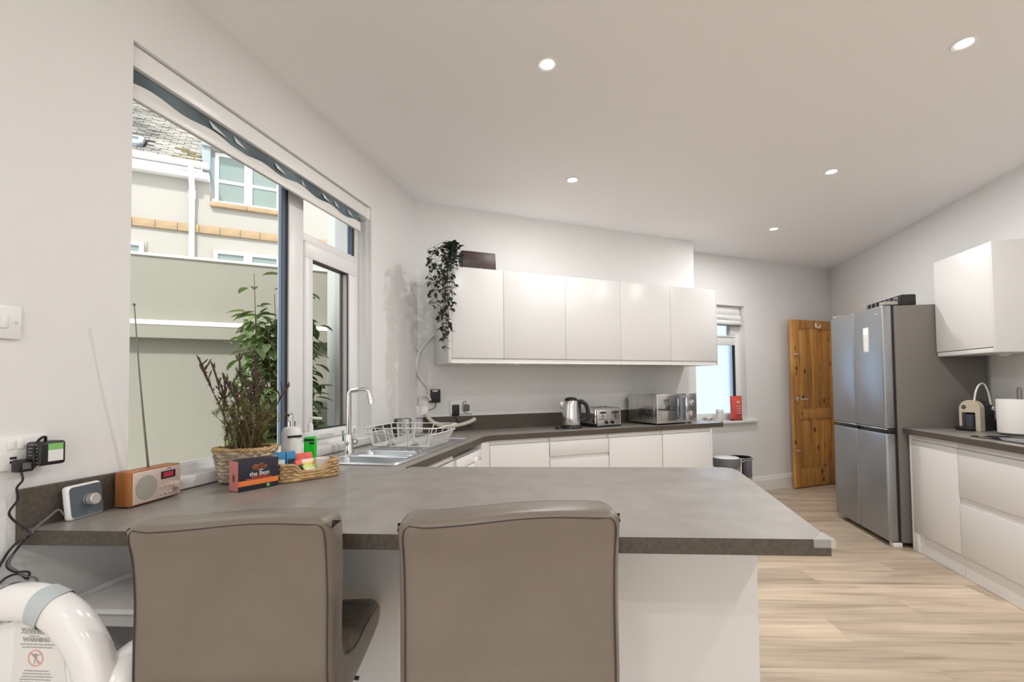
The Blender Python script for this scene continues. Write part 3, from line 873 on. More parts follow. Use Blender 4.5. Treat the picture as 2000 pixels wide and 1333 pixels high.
# fridge freezer
fz = thing('fridge_freezer', 'tall grey steel four door fridge freezer beside the pine door', 'fridge', (1.955, 4.565, 0), -pi / 2 + radians(1.2))
hw = .425
MB().box(-hw, hw, .085, .665, .035, 1.832, .008).build('body', M_fridgeside, fz)
MB().box(-hw + .01, hw - .01, .0705, .086, .05, 1.82).box(-.0045, .0045, .008, .07, .05, 1.83).build('door_seal', M_black, fz)
for (xa, xb) in ((-hw, -.005), (.005, hw)):
    MB().box(xa, xb, .0, .07, .893, 1.838, .012, seg=3).build('door', M_fridge, fz)
    MB().box(xa, xb, .0, .07, .04, .855, .012, seg=3).build('door', M_fridge, fz)
    MB().box(xa + .004, xb - .004, .018, .07, .856, .892, .004).build('handle_recess', M_black, fz)
    MB().box(xa + .002, xb - .002, .002, .018, .884, .8925, .003).build('handle_trim', M_chrome, fz)
MB().box(.155, .235, -.0025, .002, 1.49, 1.69, .001).build('display_panel', M_lampoff, fz)
MB().box(.17, .225, -.0035, -.0024, 1.635, 1.678).build('panel_glare', mat('glare_white', (.9, .92, .95), .3, emit=(.9, .95, 1), estr=.9), fz)  # bright reflection on the panel, put in as a glowing block
MB().box(.175, .225, -.0032, -.0024, 1.50, 1.57).build('panel_glare_low', M_white, fz)  # lower patch of the same panel reflection, painted white
MB().box(.345, .375, -.002, .001, 1.775, 1.785).build('badge', M_chrome, fz)
for sx in (-1, 1):
    MB().box(sx * hw - (.07 if sx > 0 else -.0), sx * hw + (.0 if sx > 0 else .07), .02, .115, 1.839, 1.866, .006).build('hinge_cover', M_grille, fz)
    MB().box(sx * (hw - .03) - .03, sx * (hw - .03) + .03, .03, .09, .0, .034, .004).build('foot', M_white, fz)
    MB().box(sx * (hw - .05) - .03, sx * (hw - .05) + .03, .5, .6, .0, .034, .004).build('foot', M_black, fz)

# ribbed black case lying on the fridge
bc = thing('tool_case', 'black ribbed plastic case with a round clip lying on top of the fridge', 'case', (2.16, 4.30, 1.839), -pi / 2)
MB().box(-.43, .10, -.03, .07, .0, .085, .008).build('body', M_black, bc)
for i in range(7):
    MB().box(-.40 + i * .068, -.385 + i * .068, -.038, -.0305, .004, .083, .003).build('rib', M_gcable, bc)
MB().box(.02, .098, -.036, -.0305, .01, .08, .003).build('end_plate', M_black, bc)
MB().lathe([(.012, 0), (.02, 0), (.02, .006), (.012, .006), (.012, 0)], n=20, m=T(.055, -.037, .05) @ RX(90)).build('clip', M_chrome, bc)

# ------------------------------------------------------------------ things on the diagonal worktop
kt = thing('kettle', 'brushed steel jug kettle with a black handle, left of the toaster', 'kettle', B(1.235, .22, ZW + .001), ROTB - radians(25))
MB().lathe([(0, 0), (.088, 0), (.09, .008), (.084, .022), (0, .024)], n=36).build('power_base', M_black, kt)
kb = MB().lathe([(0, .026), (.078, .026), (.08, .032), (.074, .10), (.066, .17), (.06, .212), (.056, .222), (0, .222)], n=40)
kb.build('body', M_steel, kt)
sp = MB(); sp.prism([(-.05, -.02), (-.05, .02), (-.088, .006), (-.088, -.006)], .16, .215, bev=.003)
sp.build('spout', M_steel, kt)
MB().lathe([(0, .222), (.054, .222), (.05, .238), (.03, .249), (0, .252)], n=32).build('lid', M_black, kt)
hd = MB()
hd.tube(spline([(.05, 0, .212), (.085, 0, .215), (.12, 0, .19), (.135, 0, .14), (.14, 0, .09)], 5), [.013] * 20 + [.014], 10, flat=1.3)
hd.tube([(.07, 0, .06), (.07, 0, .20)], .012, 8)
hd.tube([(.07, 0, .055), (.125, 0, .075), (.14, 0, .095)], .014, 8)
hd.build('handle', M_black, kt)
kc = MB().tube(spline([B(1.18, .30, ZW + .004), B(1.10, .31, ZW + .004), B(1.06, .26, ZW + .004), B(1.13, .20, ZW + .004), B(1.16, .08, ZW + .004)], 6), .0035, 6).build('kettle_lead', M_black)
tag(kc, 'black kettle lead curled on the worktop beside the kettle', 'cable')

to = thing('toaster', 'polished steel four slice toaster between the kettle and microwave', 'toaster', B(1.565, .27, ZW + .001), ROTB + radians(6))
MB().box(-.135, .135, .002, .24, .0, .018, .004).build('base', M_black, to)
MB().box(-.138, .138, .006, .236, .018, .158, .018, seg=4).build('body', M_chrome, to)
MB().box(-.126, .126, -.006, .004, .012, .145, .01, seg=3).build('front_panel', M_steel, to)
for sx in (-1, 1):
    sl = MB(); sl.box(sx * .067 - .0025, sx * .067 + .0025, -.0075, -.005, .06, .13); sl.build('lever_slot', M_gasket, to)
    MB().box(sx * .067 - .022, sx * .067 + .022, -.03, -.006, .112, .126, .005).build('lever', M_black, to)
    MB().lathe([(0, 0), (.015, 0), (.013, .014), (0, .015)], n=20, m=T(sx * .032, -.006, .037) @ RX(90)).build('dial', M_black, to)
    for yy in (.06, .15):
        MB().box(sx * .067 - .05, sx * .067 + .05, yy, yy + .028, .1565, .1592).build('bread_slot', M_gasket, to)
MB().box(-.115, .115, -.0085, -.0055, .058, .066, .001).build('trim_line', M_gcable, to)

mw = thing('microwave', 'silver microwave oven with a mirrored door at the right end of the far worktop', 'microwave', B(2.205, .372, ZW + .001), ROTB + radians(4))
MB().box(-.235, .235, .022, .36, .014, .262, .004).build('casing', M_steel, mw)
MB().box(-.236, .105, .0, .021, .012, .264, .003).build('door', M_steel, mw)
MB().box(-.222, .035, -.002, .001, .035, .25, .001).build('door_mirror', mat('mirror_glass', (.55, .55, .55), .04, metal=1.0), mw)
MB().box(.036, .092, -.002, .001, .035, .25, .001).build('door_border', mat('blue_grey_glass', (.20, .24, .29), .08), mw)
MB().box(.107, .236, .0, .021, .012, .264, .003).build('control_panel', M_alu if False else M_steel, mw)
hd = MB(); hd.tube([(.075, -.003, .232), (.078, -.03, .228), (.078, -.034, .14), (.078, -.03, .05), (.075, -.003, .045)], .009, 8)
hd.build('handle', M_chrome, mw)
for z in (.185, .085):
    MB().lathe([(0, 0), (.026, 0), (.024, .016), (.02, .02), (0, .02)], n=24, m=T(.172, -.0005, z) @ RX(90)).box(-.003 + .172, .003 + .172, -.024, -.018, z, z + .022).build('knob', M_chrome, mw)
v_ = MB()
for i in range(5):
    for j in range(6):
        v_.box(-.2362, -.2348, .06 + i * .034, .076 + i * .034, .045 + j * .016, .054 + j * .016)
v_.build('vent_holes', M_gasket, mw, kind='stuff')
for (x, y) in ((-.2, .05), (.2, .05), (-.2, .32), (.2, .32)): MB().cyl(x, y, 0, .0145, .014, n=12).build('foot', M_black, mw)

# trailing plant over the left end of the wall cabinets
tv = thing('trailing_plant', 'dark green artificial trailing plant hanging over the left end of the wall cabinets', 'plant', B(.165, .33, CZ1), ROTB)
def leaf_mesh(m, p, d, up, L, Wd, n=3):
    d = Vector(d).normalized(); u = Vector(up); s = d.cross(u)
    if s.length < 1e-4: s = d.cross(Vector((1, 0, .3)))
    s.normalize(); u = s.cross(d)
    rows = []
    for i in range(n + 1):
        t = i / n
        wd = Wd * sin(pi * (t * .93 + .05)) ** .8
        c = Vector(p) + d * (L * t) - u * (L * .25 * t * t)
        rows.append((c - s * wd + u * wd * .35, c, c + s * wd + u * wd * .35) if 0 < i < n else (c, c, c))
    V = [[m.bm.verts.new(v) for v in r] if 0 < i < n else [m.bm.verts.new(r[1])] for i, r in enumerate(rows)]
    for i in range(n):
        a, b = V[i], V[i + 1]
        if len(a) == 1 and len(b) == 3: m.bm.faces.new((a[0], b[0], b[1])); m.bm.faces.new((a[0], b[1], b[2]))
        elif len(a) == 3 and len(b) == 3: m.bm.faces.new((a[0], b[0], b[1], a[1])); m.bm.faces.new((a[1], b[1], b[2], a[2]))
        else: m.bm.faces.new((a[0], b[0], a[1])); m.bm.faces.new((a[1], b[0], a[2]))
R_ = random.Random(3)
strand = [(-.15, .08, .27), (-.12, .02, .42), (-.06, .10, .70), (-.04, .03, .62), (-.075, .0, .52), (-.02, .08, .62), (.012, .02, .36), (.03, .05, .28), (.05, .0, .22), (-.10, .06, .34), (-.03, .05, .76), (0.0, .1, .45)]
for i, (x, y, L) in enumerate(strand):
    m = MB(); pts = []
    for j in range(12):
        t = j / 11
        z = .10 - .09 * (2 * t - .55) ** 2 * 0 + (.08 if t < .12 else .10 * (1 - t) ** 3) - L * max(0, t - .06)
        pts.append(Vector((.06 + (x - .06) * min(1, t * 4) + R_.uniform(-.008, .008), -.03 - y * min(1, t * 3) + R_.uniform(-.008, .008), z)))
    m.tube(pts, .0016, 5)
    st = m.build('stem', M_vstem, tv)
    lm = MB()
    for j in range(int(L * 50) + 4):
        t = R_.random(); q = t * 11; a = int(q); p = pts[a].lerp(pts[min(a + 1, 11)], q - a)
        an = R_.uniform(0, 2 * pi)
        leaf_mesh(lm, p, (cos(an), sin(an), R_.uniform(-.9, .25)), (0, 0, 1), R_.uniform(.032, .052), R_.uniform(.011, .016))
    lm.build('leaves', M_vine, st, kind='stuff')
lm = MB()
for j in range(80):
    an = R_.uniform(0, 2 * pi); r = R_.uniform(0, .07)
    leaf_mesh(lm, (.03 + r * cos(an) * .9, -.03 + r * sin(an) * .7, .03 + R_.uniform(0, .12)), (cos(an), sin(an), R_.uniform(-.2, 1.0)), (0, 0, 1), R_.uniform(.034, .055), R_.uniform(.012, .017))
for j in range(9):
    lm.tube([(.03, -.03, .0), (.03 + R_.uniform(-.05, .05), -.03 + R_.uniform(-.04, .04), R_.uniform(.09, .16))], .0016, 5)
lm.build('crown', M_vine, tv, kind='stuff')

# sockets, plugs, duct and hose on the diagonal wall
def bt(name, label, cat, s, z, k=-.05): return thing(name, label, cat, B(s, k, z), ROTB)
so = bt('double_socket', 'white double wall socket above the dark upstand left of the kettle', 'socket', .378, 1.077)
MB().box(-.088, .088, -.012, -.0005, -.048, .06, .004).build('plate', M_white, so)
for x in (-.045, .03): MB().box(x - .007, x + .007, -.015, -.011, .03, .052, .002).build('switch', M_white, so)
p1 = bt('power_adapter', 'slim black power adapter in the double socket, the lower left plug', 'plug', .335, 1.055, -.062)
MB().box(-.03, .03, -.032, -.0005, -.038, .05, .006).build('body', M_black, p1)
MB().tube(spline([(0, -.02, -.036), (.0, -.04, -.06), (.02, -.045, -.085), (.07, -.045, -.10), (.13, -.05, -.13)], 5), .003, 6).build('lead', M_black, p1)
p2 = bt('plug', 'grey plug with a looped lead in the right half of the double socket', 'plug', .425, 1.075, -.062)
MB().box(-.024, .024, -.036, -.0005, -.024, .03, .008).build('body', M_gcable, p2)
MB().tube(spline([(-.005, -.02, .028), (-.01, -.03, .055), (-.028, -.03, .045), (-.035, -.03, -.005), (-.02, -.03, -.03), (.02, -.02, -.045), (.05, -.01, -.05)], 5), .0025, 6).build('lead', M_gcable, p2)
sp_ = bt('wall_spur', 'square black fused spur with a dangling lead above the cream hose', 'spur', .165, 1.178)
MB().box(-.042, .042, -.034, -.0005, -.052, .05, .004).build('box', M_black, sp_)
MB().box(-.02, .02, -.036, -.033, .032, .044, .001).build('label_strip', M_lampoff, sp_)
MB().tube(spline([(.005, -.02, -.05), (.004, -.022, -.085), (-.03, -.02, -.105), (-.07, -.015, -.118), (-.11, -.012, -.125)], 5), .003, 6).build('lead', M_black, sp_)
du = MB()
pth = [B(s_, -.03, z) for s_, z in ((.205, 1.70), (.16, 1.655), (.105, 1.60), (.06, 1.545), (.04, 1.50), (.026, 1.42), (.045, 1.34), (.085, 1.28), (.115, 1.245), (.125, 1.19), (.128, 1.14))]
du.tube(spline(pth, 5), .0125, 10)
tag(du.build('flexible_duct', M_duct), 'white flexible duct curving down the wall left of the wall cabinets', 'duct')
d2 = MB().tube(spline([B(.135, -.025, 1.14), B(.11, -.02, 1.175), B(.07, -.02, 1.185), B(.05, -.02, 1.16), B(.048, -.02, 1.09), B(.05, -.02, 1.05)], 5), .009, 10)
tag(d2.build('flexible_duct', M_duct), 'short looped white duct beside the square black spur', 'duct')
jb = thing('junction_box', 'small white junction box low in the corner behind the dish rack', 'junction box', B(.052, -.049, 1.05), ROTB)
MB().box(-.03, .06, -.028, 0, -.035, .05, .004).build('box', M_white, jb)
MB().box(-.02, .05, -.033, -.0285, -.02, .035, .003).build('cover', M_white, jb)
ho = MB()
ho.tube(spline([B(.085, .0, 1.045), B(.115, .01, 1.0), B(.16, .02, .965), B(.22, .03, .947), B(.30, .035, .944), B(.38, .035, .957), B(.44, .03, .975), B(.475, .025, .992)], 6), .0155, 12)
hz_ = ho.build('hose', M_hose); 
hz_['label'] = 'cream corrugated hose lying slack against the dark upstand'; hz_['category'] = 'hose'
MB().box(-.022, .022, -.02, .02, -.014, .014, .004, m=T(*B(.175, .02, .962)) @ Matrix.Rotation(ROTB, 4, 'Z') @ RY(32)).build('clip', M_hose, hz_)

# ------------------------------------------------------------------ recess: packet, jar, sprig, bin
pk = thing('packet', 'red foil packet standing on the sill of the small frosted window', 'packet', B(3.69, -.325, .828), ROTB)
m = MB()
def pkf(u, v):
    a = 2 * pi * u; z = .0 + .27 * v
    th = .036 * sin(pi * min(1, max(0, v))) ** .5 + .002
    wx = .082 + .006 * cos(v * 2 * pi)
    return (wx * cos(a), th * sin(a), z)
m.grid(pkf, 24, 12, closed_u=True); m.build('pouch', M_red, pk)
MB().box(-.088, .088, -.004, .004, .258, .276, .001).build('top_seal', M_red, pk)
MB().box(-.085, .085, -.010, .006, .0, .022, .002).build('base_band', mat('maroon', (.09, .01, .015), .4), pk)
MB().sphere((.0, -.034, .205), .034, 12, (1, .12, .5)).build('white_emblem', mat('pale_pink_print', (.75, .45, .42), .5), pk)
for z, wd in ((.16, .05), (.135, .042), (.11, .05), (.085, .035)):
    MB().box(-wd, wd, -.0385, -.032, z - .004, z + .004).build('print_line', MATS['pale_pink_print'], pk)
jr = thing('white_jar', 'plain white cylinder jar on the sill left of the red packet', 'jar', B(3.44, -.325, .828), ROTB)
MB().lathe([(0, 0), (.036, 0), (.038, .004), (.038, .12), (.034, .125), (0, .125)], n=28).build('body', M_white, jr)
MB().lathe([(.039, .10), (.0395, .105), (.0395, .125), (.036, .131), (0, .131)], n=28).build('lid', M_white, jr)
sg = thing('dried_sprig', 'small grey leafy sprig in a low dish on the sill behind the microwave', 'plant', B(3.26, -.325, .828), ROTB)
MB().lathe([(0, 0), (.03, 0), (.045, .03), (.042, .03), (.028, .006), (0, .006)], n=24).build('dish', M_white, sg)
m = MB()
for j in range(46):
    an = R_.uniform(0, 2 * pi); e = R_.uniform(.2, 1.4)
    leaf_mesh(m, (0.02 * cos(an), .02 * sin(an), .015), (cos(an), sin(an), e), (0, 0, 1), R_.uniform(.03, .07), .005)
m.build('sprigs', mat('grey_leaf', (.24, .25, .21), .7), sg, kind='stuff')

bn = thing('pedal_bin', 'chrome pedal bin with a dark lid beside the end of the far cabinets', 'bin', B(3.06, .10, 0.0), ROTB)
MB().lathe([(0, .0), (.125, .0), (.125, .012), (.122, .02), (.122, .43), (0, .43)], .0, .0, 36).build('body', M_chrome, bn)
MB().lathe([(.123, .43), (.126, .432), (.126, .50), (.12, .512), (.06, .525), (0, .528)], 0, 0, 36).build('lid', M_gcable, bn)
MB().lathe([(.10, .5195), (.118, .5135), (.121, .516), (.10, .524), (0, .532)], 0, 0, 32).build('lid_cap', M_whiteg, bn)
MB().tube([(.125, -.01, .465), (.19, -.02, .462), (.24, -.02, .462)], .01, 10).build('hinge_bar', M_chrome, bn)
MB().box(.235, .30, -.045, .01, .30, .475, .006).build('bracket', M_gcable, bn)
MB().box(.05, .09, -.16, -.11, .015, .03, .004).build('pedal', M_black, bn)
b2_ = thing('chrome_bin', 'second chrome bin with an open rim, right of the dark lidded pedal bin', 'bin', B(3.39, -.03, 0.0), ROTB)
MB().lathe([(0, .0), (.11, .0), (.115, .47), (.118, .475), (.112, .475), (.108, .02), (0, .02)], n=36).build('body', M_chrome, b2_)
MB().lathe([(.112, .46), (.121, .462), (.121, .482), (.112, .484), (.112, .46)], n=36).build('rim_band', M_steel, b2_)

# ------------------------------------------------------------------ right worktop
cm = thing('coffee_machine', 'small cream and black capsule coffee machine beside the fridge freezer', 'coffee machine', (2.40, 3.965, ZW + .001), radians(-62))
def arch(w, h, n=14, x0=0):
    pts = [(-w, 0)] + [(-w * cos(pi * i / n), h - w + w * sin(pi * i / n)) for i in range(n + 1)] + [(w, 0)]
    return pts
YZ = Matrix(((1, 0, 0, 0), (0, 0, -1, 0), (0, 1, 0, 0), (0, 0, 0, 1)))      # prism (x,z) extruded along -y
sh = MB()
out = arch(.062, .215)
inn = [(-.046, .006), (-.046, .125), (.034, .125), (.034, .006)]
sh.prism([(-.062, .0), (-.047, .0), (-.047, .128), (.034, .128), (.034, .0), (.062, .0)] + out[1:-1][::-1], .0, .045, m=T(0, .045, 0) @ YZ)
sh.build('front_shell', M_creamplastic, cm, angle=30)
MB().prism(arch(.058, .205), .0, .105, m=T(0, .15, 0) @ YZ).build('body', M_black, cm, angle=30)
MB().lathe([(0, .03), (.030, .03), (.034, .115), (.031, .115), (.028, .034), (0, .034)], -.006, .012, 24).build('cup', M_greycup, cm)
MB().box(-.07, .036, -.04, .04, .0, .03, .012, seg=3).build('drip_tray', M_black, cm)
MB().lathe([(0, 0), (.014, 0), (.013, .003), (0, .003)], n=20, m=T(-.033, .0, .165) @ RX(90)).build('emblem', M_blackm, cm)
MB().box(-.042, -.024, -.0042, -.0028, .1645, .1665).build('emblem_bar', M_ink, cm)
MB().tube(spline([(.02, .02, .21), (.028, .02, .265), (.03, .045, .312), (.03, .085, .332), (.03, .118, .315), (.035, .138, .26), (.045, .14, .17)], 6), .0058, 10).build('lever_handle', M_whiteg, cm)
MB().lathe([(.007, 0), (.015, 0), (.015, .008), (.007, .008), (.007, 0)], n=20, m=T(.058, .138, .155) @ RY(90)).build('pivot', M_white, cm)
cf = thing('milk_frother', 'low black appliance with a clear tank between the coffee machine and paper towels', 'frother', (2.597, 4.045, ZW + .001), -pi / 2)
MB().box(-.05, .05, -.06, .06, 0, .075, .02, seg=3).build('base', M_black, cf)
MB().box(-.045, .03, .0, .055, .076, .20, .006).build('tank', M_clear, cf)
MB().box(-.03, .012, -.0615, -.0595, .04, .062, .001).build('badge', M_chrome, cf)
MB().tube(spline([(.055, -.01, .015), (.078, -.01, .04), (.08, -.01, .085), (.06, -.01, .12), (.045, -.01, .13)], 5), .007, 8).build('handle', M_black, cf)

kr = thing('kitchen_roll', 'white kitchen paper roll on a chrome upright stand', 'kitchen roll', (2.515, 3.70, ZW + .001))
MB().lathe([(0, 0), (.085, 0), (.085, .008), (0, .010)], n=36).build('stand_base', M_clear, kr)
MB().lathe([(.02, .0105), (.104, .0105), (.1075, .015), (.1105, .225), (.108, .229), (.02, .229)], n=48).build('paper', M_paper, kr)
MB().lathe([(0, .01), (.012, .01), (.012, .29), (.010, .303), (0, .308)], n=18).build('post', mat('dark_steel', (.22, .21, .20), .35, metal=.6), kr)
rs = thing('double_socket', 'white double wall socket behind the kitchen roll', 'socket', (XR - .0005, 3.60, 1.10), -pi / 2)
MB().box(-.073, .073, -.010, 0, -.043, .043, .004).build('plate', M_white, rs)
for x in (-.045, .045): MB().box(x - .008, x + .008, -.013, -.0098, .012, .034, .002).build('switch', M_white, rs)

# ------------------------------------------------------------------ things on the near worktop
# planter with heather
pl_ = thing('wicker_planter', 'pale woven planter with tall brown tipped heather on the worktop by the window', 'planter', (-1.405, 1.545, ZW + .0045), radians(6))
def weave(m, path_fn, z0, z1, rows, r, n, amp, seg=72):
    for i in range(rows):
        z = z0 + (z1 - z0) * (i + .5) / rows
        pts = []
        for k in range(seg):
            u = k / seg
            x, y, nx, ny = path_fn(u, (z - z0) / (z1 - z0))
            o = amp * sin(2 * pi * n * u + pi * (i % 2))
            pts.append((x + nx * o, y + ny * o, z + .25 * r * sin(4 * pi * n * u)))
        m.tube(pts, r, 6, closed=True)
def rr_path(hx, hy, taper):
    def fn(u, t):
        s = 1 - taper * (1 - t)
        a = 2 * pi * u
        c, s_ = cos(a), sin(a); e = .45
        x = hx * s * (abs(c) ** e) * (1 if c > 0 else -1); y = hy * s * (abs(s_) ** e) * (1 if s_ > 0 else -1)
        L = hypot(x, y)
        return x, y, x / L, y / L
    return fn
m = MB(); weave(m, rr_path(.092, .075, .2), .0, .118, 9, .0078, 11, .004)
m.build('woven_wall', M_wickerp, pl_)
m = MB()
for k in (0, 1):
    pts = []
    for i in range(90):
        u = i / 90; x, y, nx, ny = rr_path(.094, .077, 0)(u, 1)
        ph = 2 * pi * 18 * u + pi * k
        pts.append((x + nx * .005 * cos(ph), y + ny * .005 * cos(ph), .122 + .005 * sin(ph)))
    m.tube(pts, .0058, 6, closed=True)
m.build('braided_rim', M_wicker, pl_)
MB().box(-.07, .07, -.055, .055, .09, .104).build('soil', M_bark, pl_, smooth=False)
R2 = random.Random(11)
for i in range(40):
    x0_, y0_ = R2.uniform(-.06, .06), R2.uniform(-.045, .045)
    tall = i < 15
    hgt = R2.uniform(.26, .39) if tall else R2.uniform(.12, .24)
    lx, ly = x0_ * 1.0 + R2.uniform(-.05, .035), y0_ + R2.uniform(-.05, .05)
    pts = []
    for j in range(9):
        t = j / 8
        pts.append(Vector((x0_ + lx * t * t + .012 * sin(t * 5 + i), y0_ + ly * t * t + .01 * cos(t * 4 + i), .10 + hgt * t)))
    m = MB(); m.tube(pts, [.0022 - .0014 * j / 8 for j in range(9)], 5)
    st = m.build('stem', M_bark, pl_)
    nd = MB(); bd = MB()
    for j in range(90 if tall else 85):
        t = R2.random() ** (1.0 if tall else .8); q = t * 8; a = int(q); p = pts[a].lerp(pts[min(a + 1, 8)], q - a)
        an = R2.uniform(0, 2 * pi)
        if tall and t > .55:
            leaf_mesh(bd, p, (cos(an), sin(an), R2.uniform(.6, 1.8)), (0, 0, 1), R2.uniform(.010, .018), .0028, 2)
        else:
            leaf_mesh(nd, p, (cos(an), sin(an), R2.uniform(.3, 1.5)), (0, 0, 1), R2.uniform(.015, .035), .0017, 2)
    nd.build('needles', M_heath, st, kind='stuff')
    if tall:
        for j in range(4):
            t = R2.uniform(.7, .95); q = t * 8; a = int(q); p = pts[a].lerp(pts[min(a + 1, 8)], q - a)
            an = R2.uniform(0, 2 * pi); e = p + Vector((cos(an) * .02, sin(an) * .02, R2.uniform(.02, .05)))
            bd.tube([p, p.lerp(e, .6), e], [.001, .0032, .0015], 5)
        bd.tube([pts[5], pts[7], pts[8], pts[8] + Vector((lx * .06, ly * .06, .012))], [.001, .0036, .0034, .001], 6)
        bd.build('buds', M_heathtop, st, kind='stuff')

# chocolate box
cb = thing('chocolate_box', 'navy and pink carton of chocolates in front of the woven planter', 'box', (-1.252, 1.437, ZW + .001), radians(69))
cw, cdp, chh = .142, .062, .104
MB().box(-cw / 2, cw / 2, 0, cdp, 0, chh, .0012).build('carton', M_navy, cb)
MB().box(-cw / 2 - .0006, -cw / 2 + .0002, .001, cdp - .001, .001, chh - .001).build('pink_end', M_pink, cb)
MB().sphere((-cw / 2 - .0008, .03, .045), .011, 12, (.05, .8, 1.3)).build('side_motif', M_choc, cb)
MB().box(-cw / 2 + .0005, cw / 2 - .0005, -.0006, .0004, .017, .035).build('orange_band', M_orange, cb)
MB().box(.028, .038, -.0007, .0004, .004, .014).build('green_mark', M_greenink, cb)
for (x, z, r) in ((-.012, .078, .012), (.008, .080, .013), (-.002, .073, .009), (.020, .077, .009)):
    MB().sphere((x, -.0006, z), r, 14, (1.1, .08, .8)).build('chocolate_picture', M_choc, cb)
FR = RX(90)
text('title', 'the Best', .021, M_ink, cb, T(.002, -.0008, .0545) @ FR, bold=.0001)
MB().box(-.002, .018, -.0009, .0002, .0655, .0668).box(.006, .0085, -.0009, .0002, .0668, .072).build('crown_mark', M_ink, cb, kind='stuff')
def scribble(o, x0, x1, z, h, mt, y=-.0008, name='small_print'):
    m = MB(); x = x0; rr_ = random.Random(int(x0 * 1e5) + int(z * 1e5))
    while x < x1:
        wd = rr_.uniform(.4, .9) * h
        m.box(x, min(x + wd, x1), y, y + .0006, z - h / 2 * rr_.uniform(.6, 1), z + h / 2 * rr_.uniform(.6, 1)); x += wd + h * .28
    return m.build(name, mt, o, smooth=False, kind='stuff')
scribble(cb, -.026, .032, .0445, .0042, M_redink); scribble(cb, -.044, .046, .0385, .0038, M_redink)

# woven tray with sachets
ty = thing('woven_tray', 'low honey coloured woven tray holding drinks sachets', 'tray', (-1.222, 1.502, ZW + .001), radians(59))
TL, TD = .245, .125
m = MB()
def tray_pt(u):
    x, y, nx, ny = rr_path(TL / 2 - .008, TD / 2 - .008, 0)(u, 0)
    return x + TL / 2, y + TD / 2, nx, ny
def tray_h(x, y):
    d = abs(x - TL * .5) / (TL / 2)
    t = min(1, max(0, (d - .28) / .32))
    return .04 + .03 * (t * t * (3 - 2 * t)) if y < TD * .5 or True else .07
for i in range(6):
    pts = []
    for k in range(96):
        u = k / 96; x, y, nx, ny = tray_pt(u)
        H_ = tray_h(x, y) if (y < .03 or y > TD - .03) else .07
        z = .007 + (H_ - .013) * i / 5
        o = .0035 * sin(2 * pi * 13 * u + pi * (i % 2))
        pts.append((x + nx * o, y + ny * o, z))
    m.tube(pts, .0072, 6, closed=True)
m.build('woven_wall', M_wicker, ty)
MB().box(.012, TL - .012, .012, TD - .012, .002, .008).build('tray_floor', M_wicker, ty)
MT = T(-1.222, 1.502, ZW + .001) @ Matrix.Rotation(radians(59), 4, 'Z')
def on_tray(x, y, z): return MT @ Vector((x, y, z))
def sachet(name, label, col, x, y, z, sx, sy, sz, tx=0, tz=0, band=None, group=None):
    t = thing(name, label, 'sachet', on_tray(x, y, z), radians(59 + tz), group)
    mm = RX(tx)
    b = MB(); b.box(-sx / 2, sx / 2, -sy / 2, sy / 2, 0, sz, min(sx, sy) * .18, m=mm); b.build('pack', col, t)
    if band: MB().box(-sx / 2 * .8, sx / 2 * .8, -sy / 2 - .0006, -sy / 2 + .001, sz * .35, sz * .7, m=mm).build('printed_panel', band, t)
    return t
sachet('sachet', 'blue coffee sachet standing at the left end of the woven tray', M_blue, .035, .088, .009, .04, .012, .098, -8, -14, M_ink)
sachet('sachet', 'blue coffee sachet with a dark panel, standing right of the other blue one', M_blue, .076, .082, .009, .036, .012, .098, -8, 4, M_navy)
sachet('sachet', 'cyan sachet lying in front of the two standing blue sachets', M_cyan, .06, .055, .009, .06, .02, .045, -20, 6, M_ink)
sachet('sachet', 'red hot chocolate sachet standing in the middle of the woven tray', M_red, .135, .085, .009, .072, .014, .088, -20, 6, None)
sachet('sachet', 'second red sachet leaning in front of the upright red one', M_red, .115, .058, .009, .045, .012, .066, -28, 25, M_navy)
sachet('sachet', 'cream sachet leaning on the red sachets', M_cream, .142, .060, .012, .06, .010, .066, -32, 8, M_yellow)
sachet('sachet', 'yellow sachet edge on between the cream and lime sachets', M_yellow, .148, .050, .010, .056, .010, .056, -34, 4, M_cream)
sachet('sachet', 'lime green tea sachet at the front of the pile of sachets', M_lime, .140, .036, .010, .054, .010, .050, -38, 14, M_cream)
sachet('sachet', 'yellow packet tucked behind the blue sachets, next to the planter', M_yellow, .012, .100, .03, .03, .016, .066, 0, 20, M_greenink)
rl = thing('milk_pot', 'red lidded milk pot at the left end of the woven tray', 'pot', on_tray(.088, .033, .009))
MB().lathe([(0, 0), (.013, 0), (.018, .022), (0, .022)], n=20).build('cup', M_white, rl)
MB().lathe([(0, .0225), (.021, .0225), (.021, .0255), (0, .026)], n=20).build('lid', M_red, rl)
wc = thing('white_cup', 'small white paper cup at the right end of the woven tray', 'cup', on_tray(.188, .062, .009))
MB().lathe([(0, 0), (.02, 0), (.027, .06), (.0255, .06), (.019, .003), (0, .003)], n=24).build('body', M_white, wc)
MB().lathe([(.0255, .0595), (.0285, .0595), (.0285, .0625), (.0255, .0625), (.0255, .0595)], n=24).build('rim', M_white, wc)

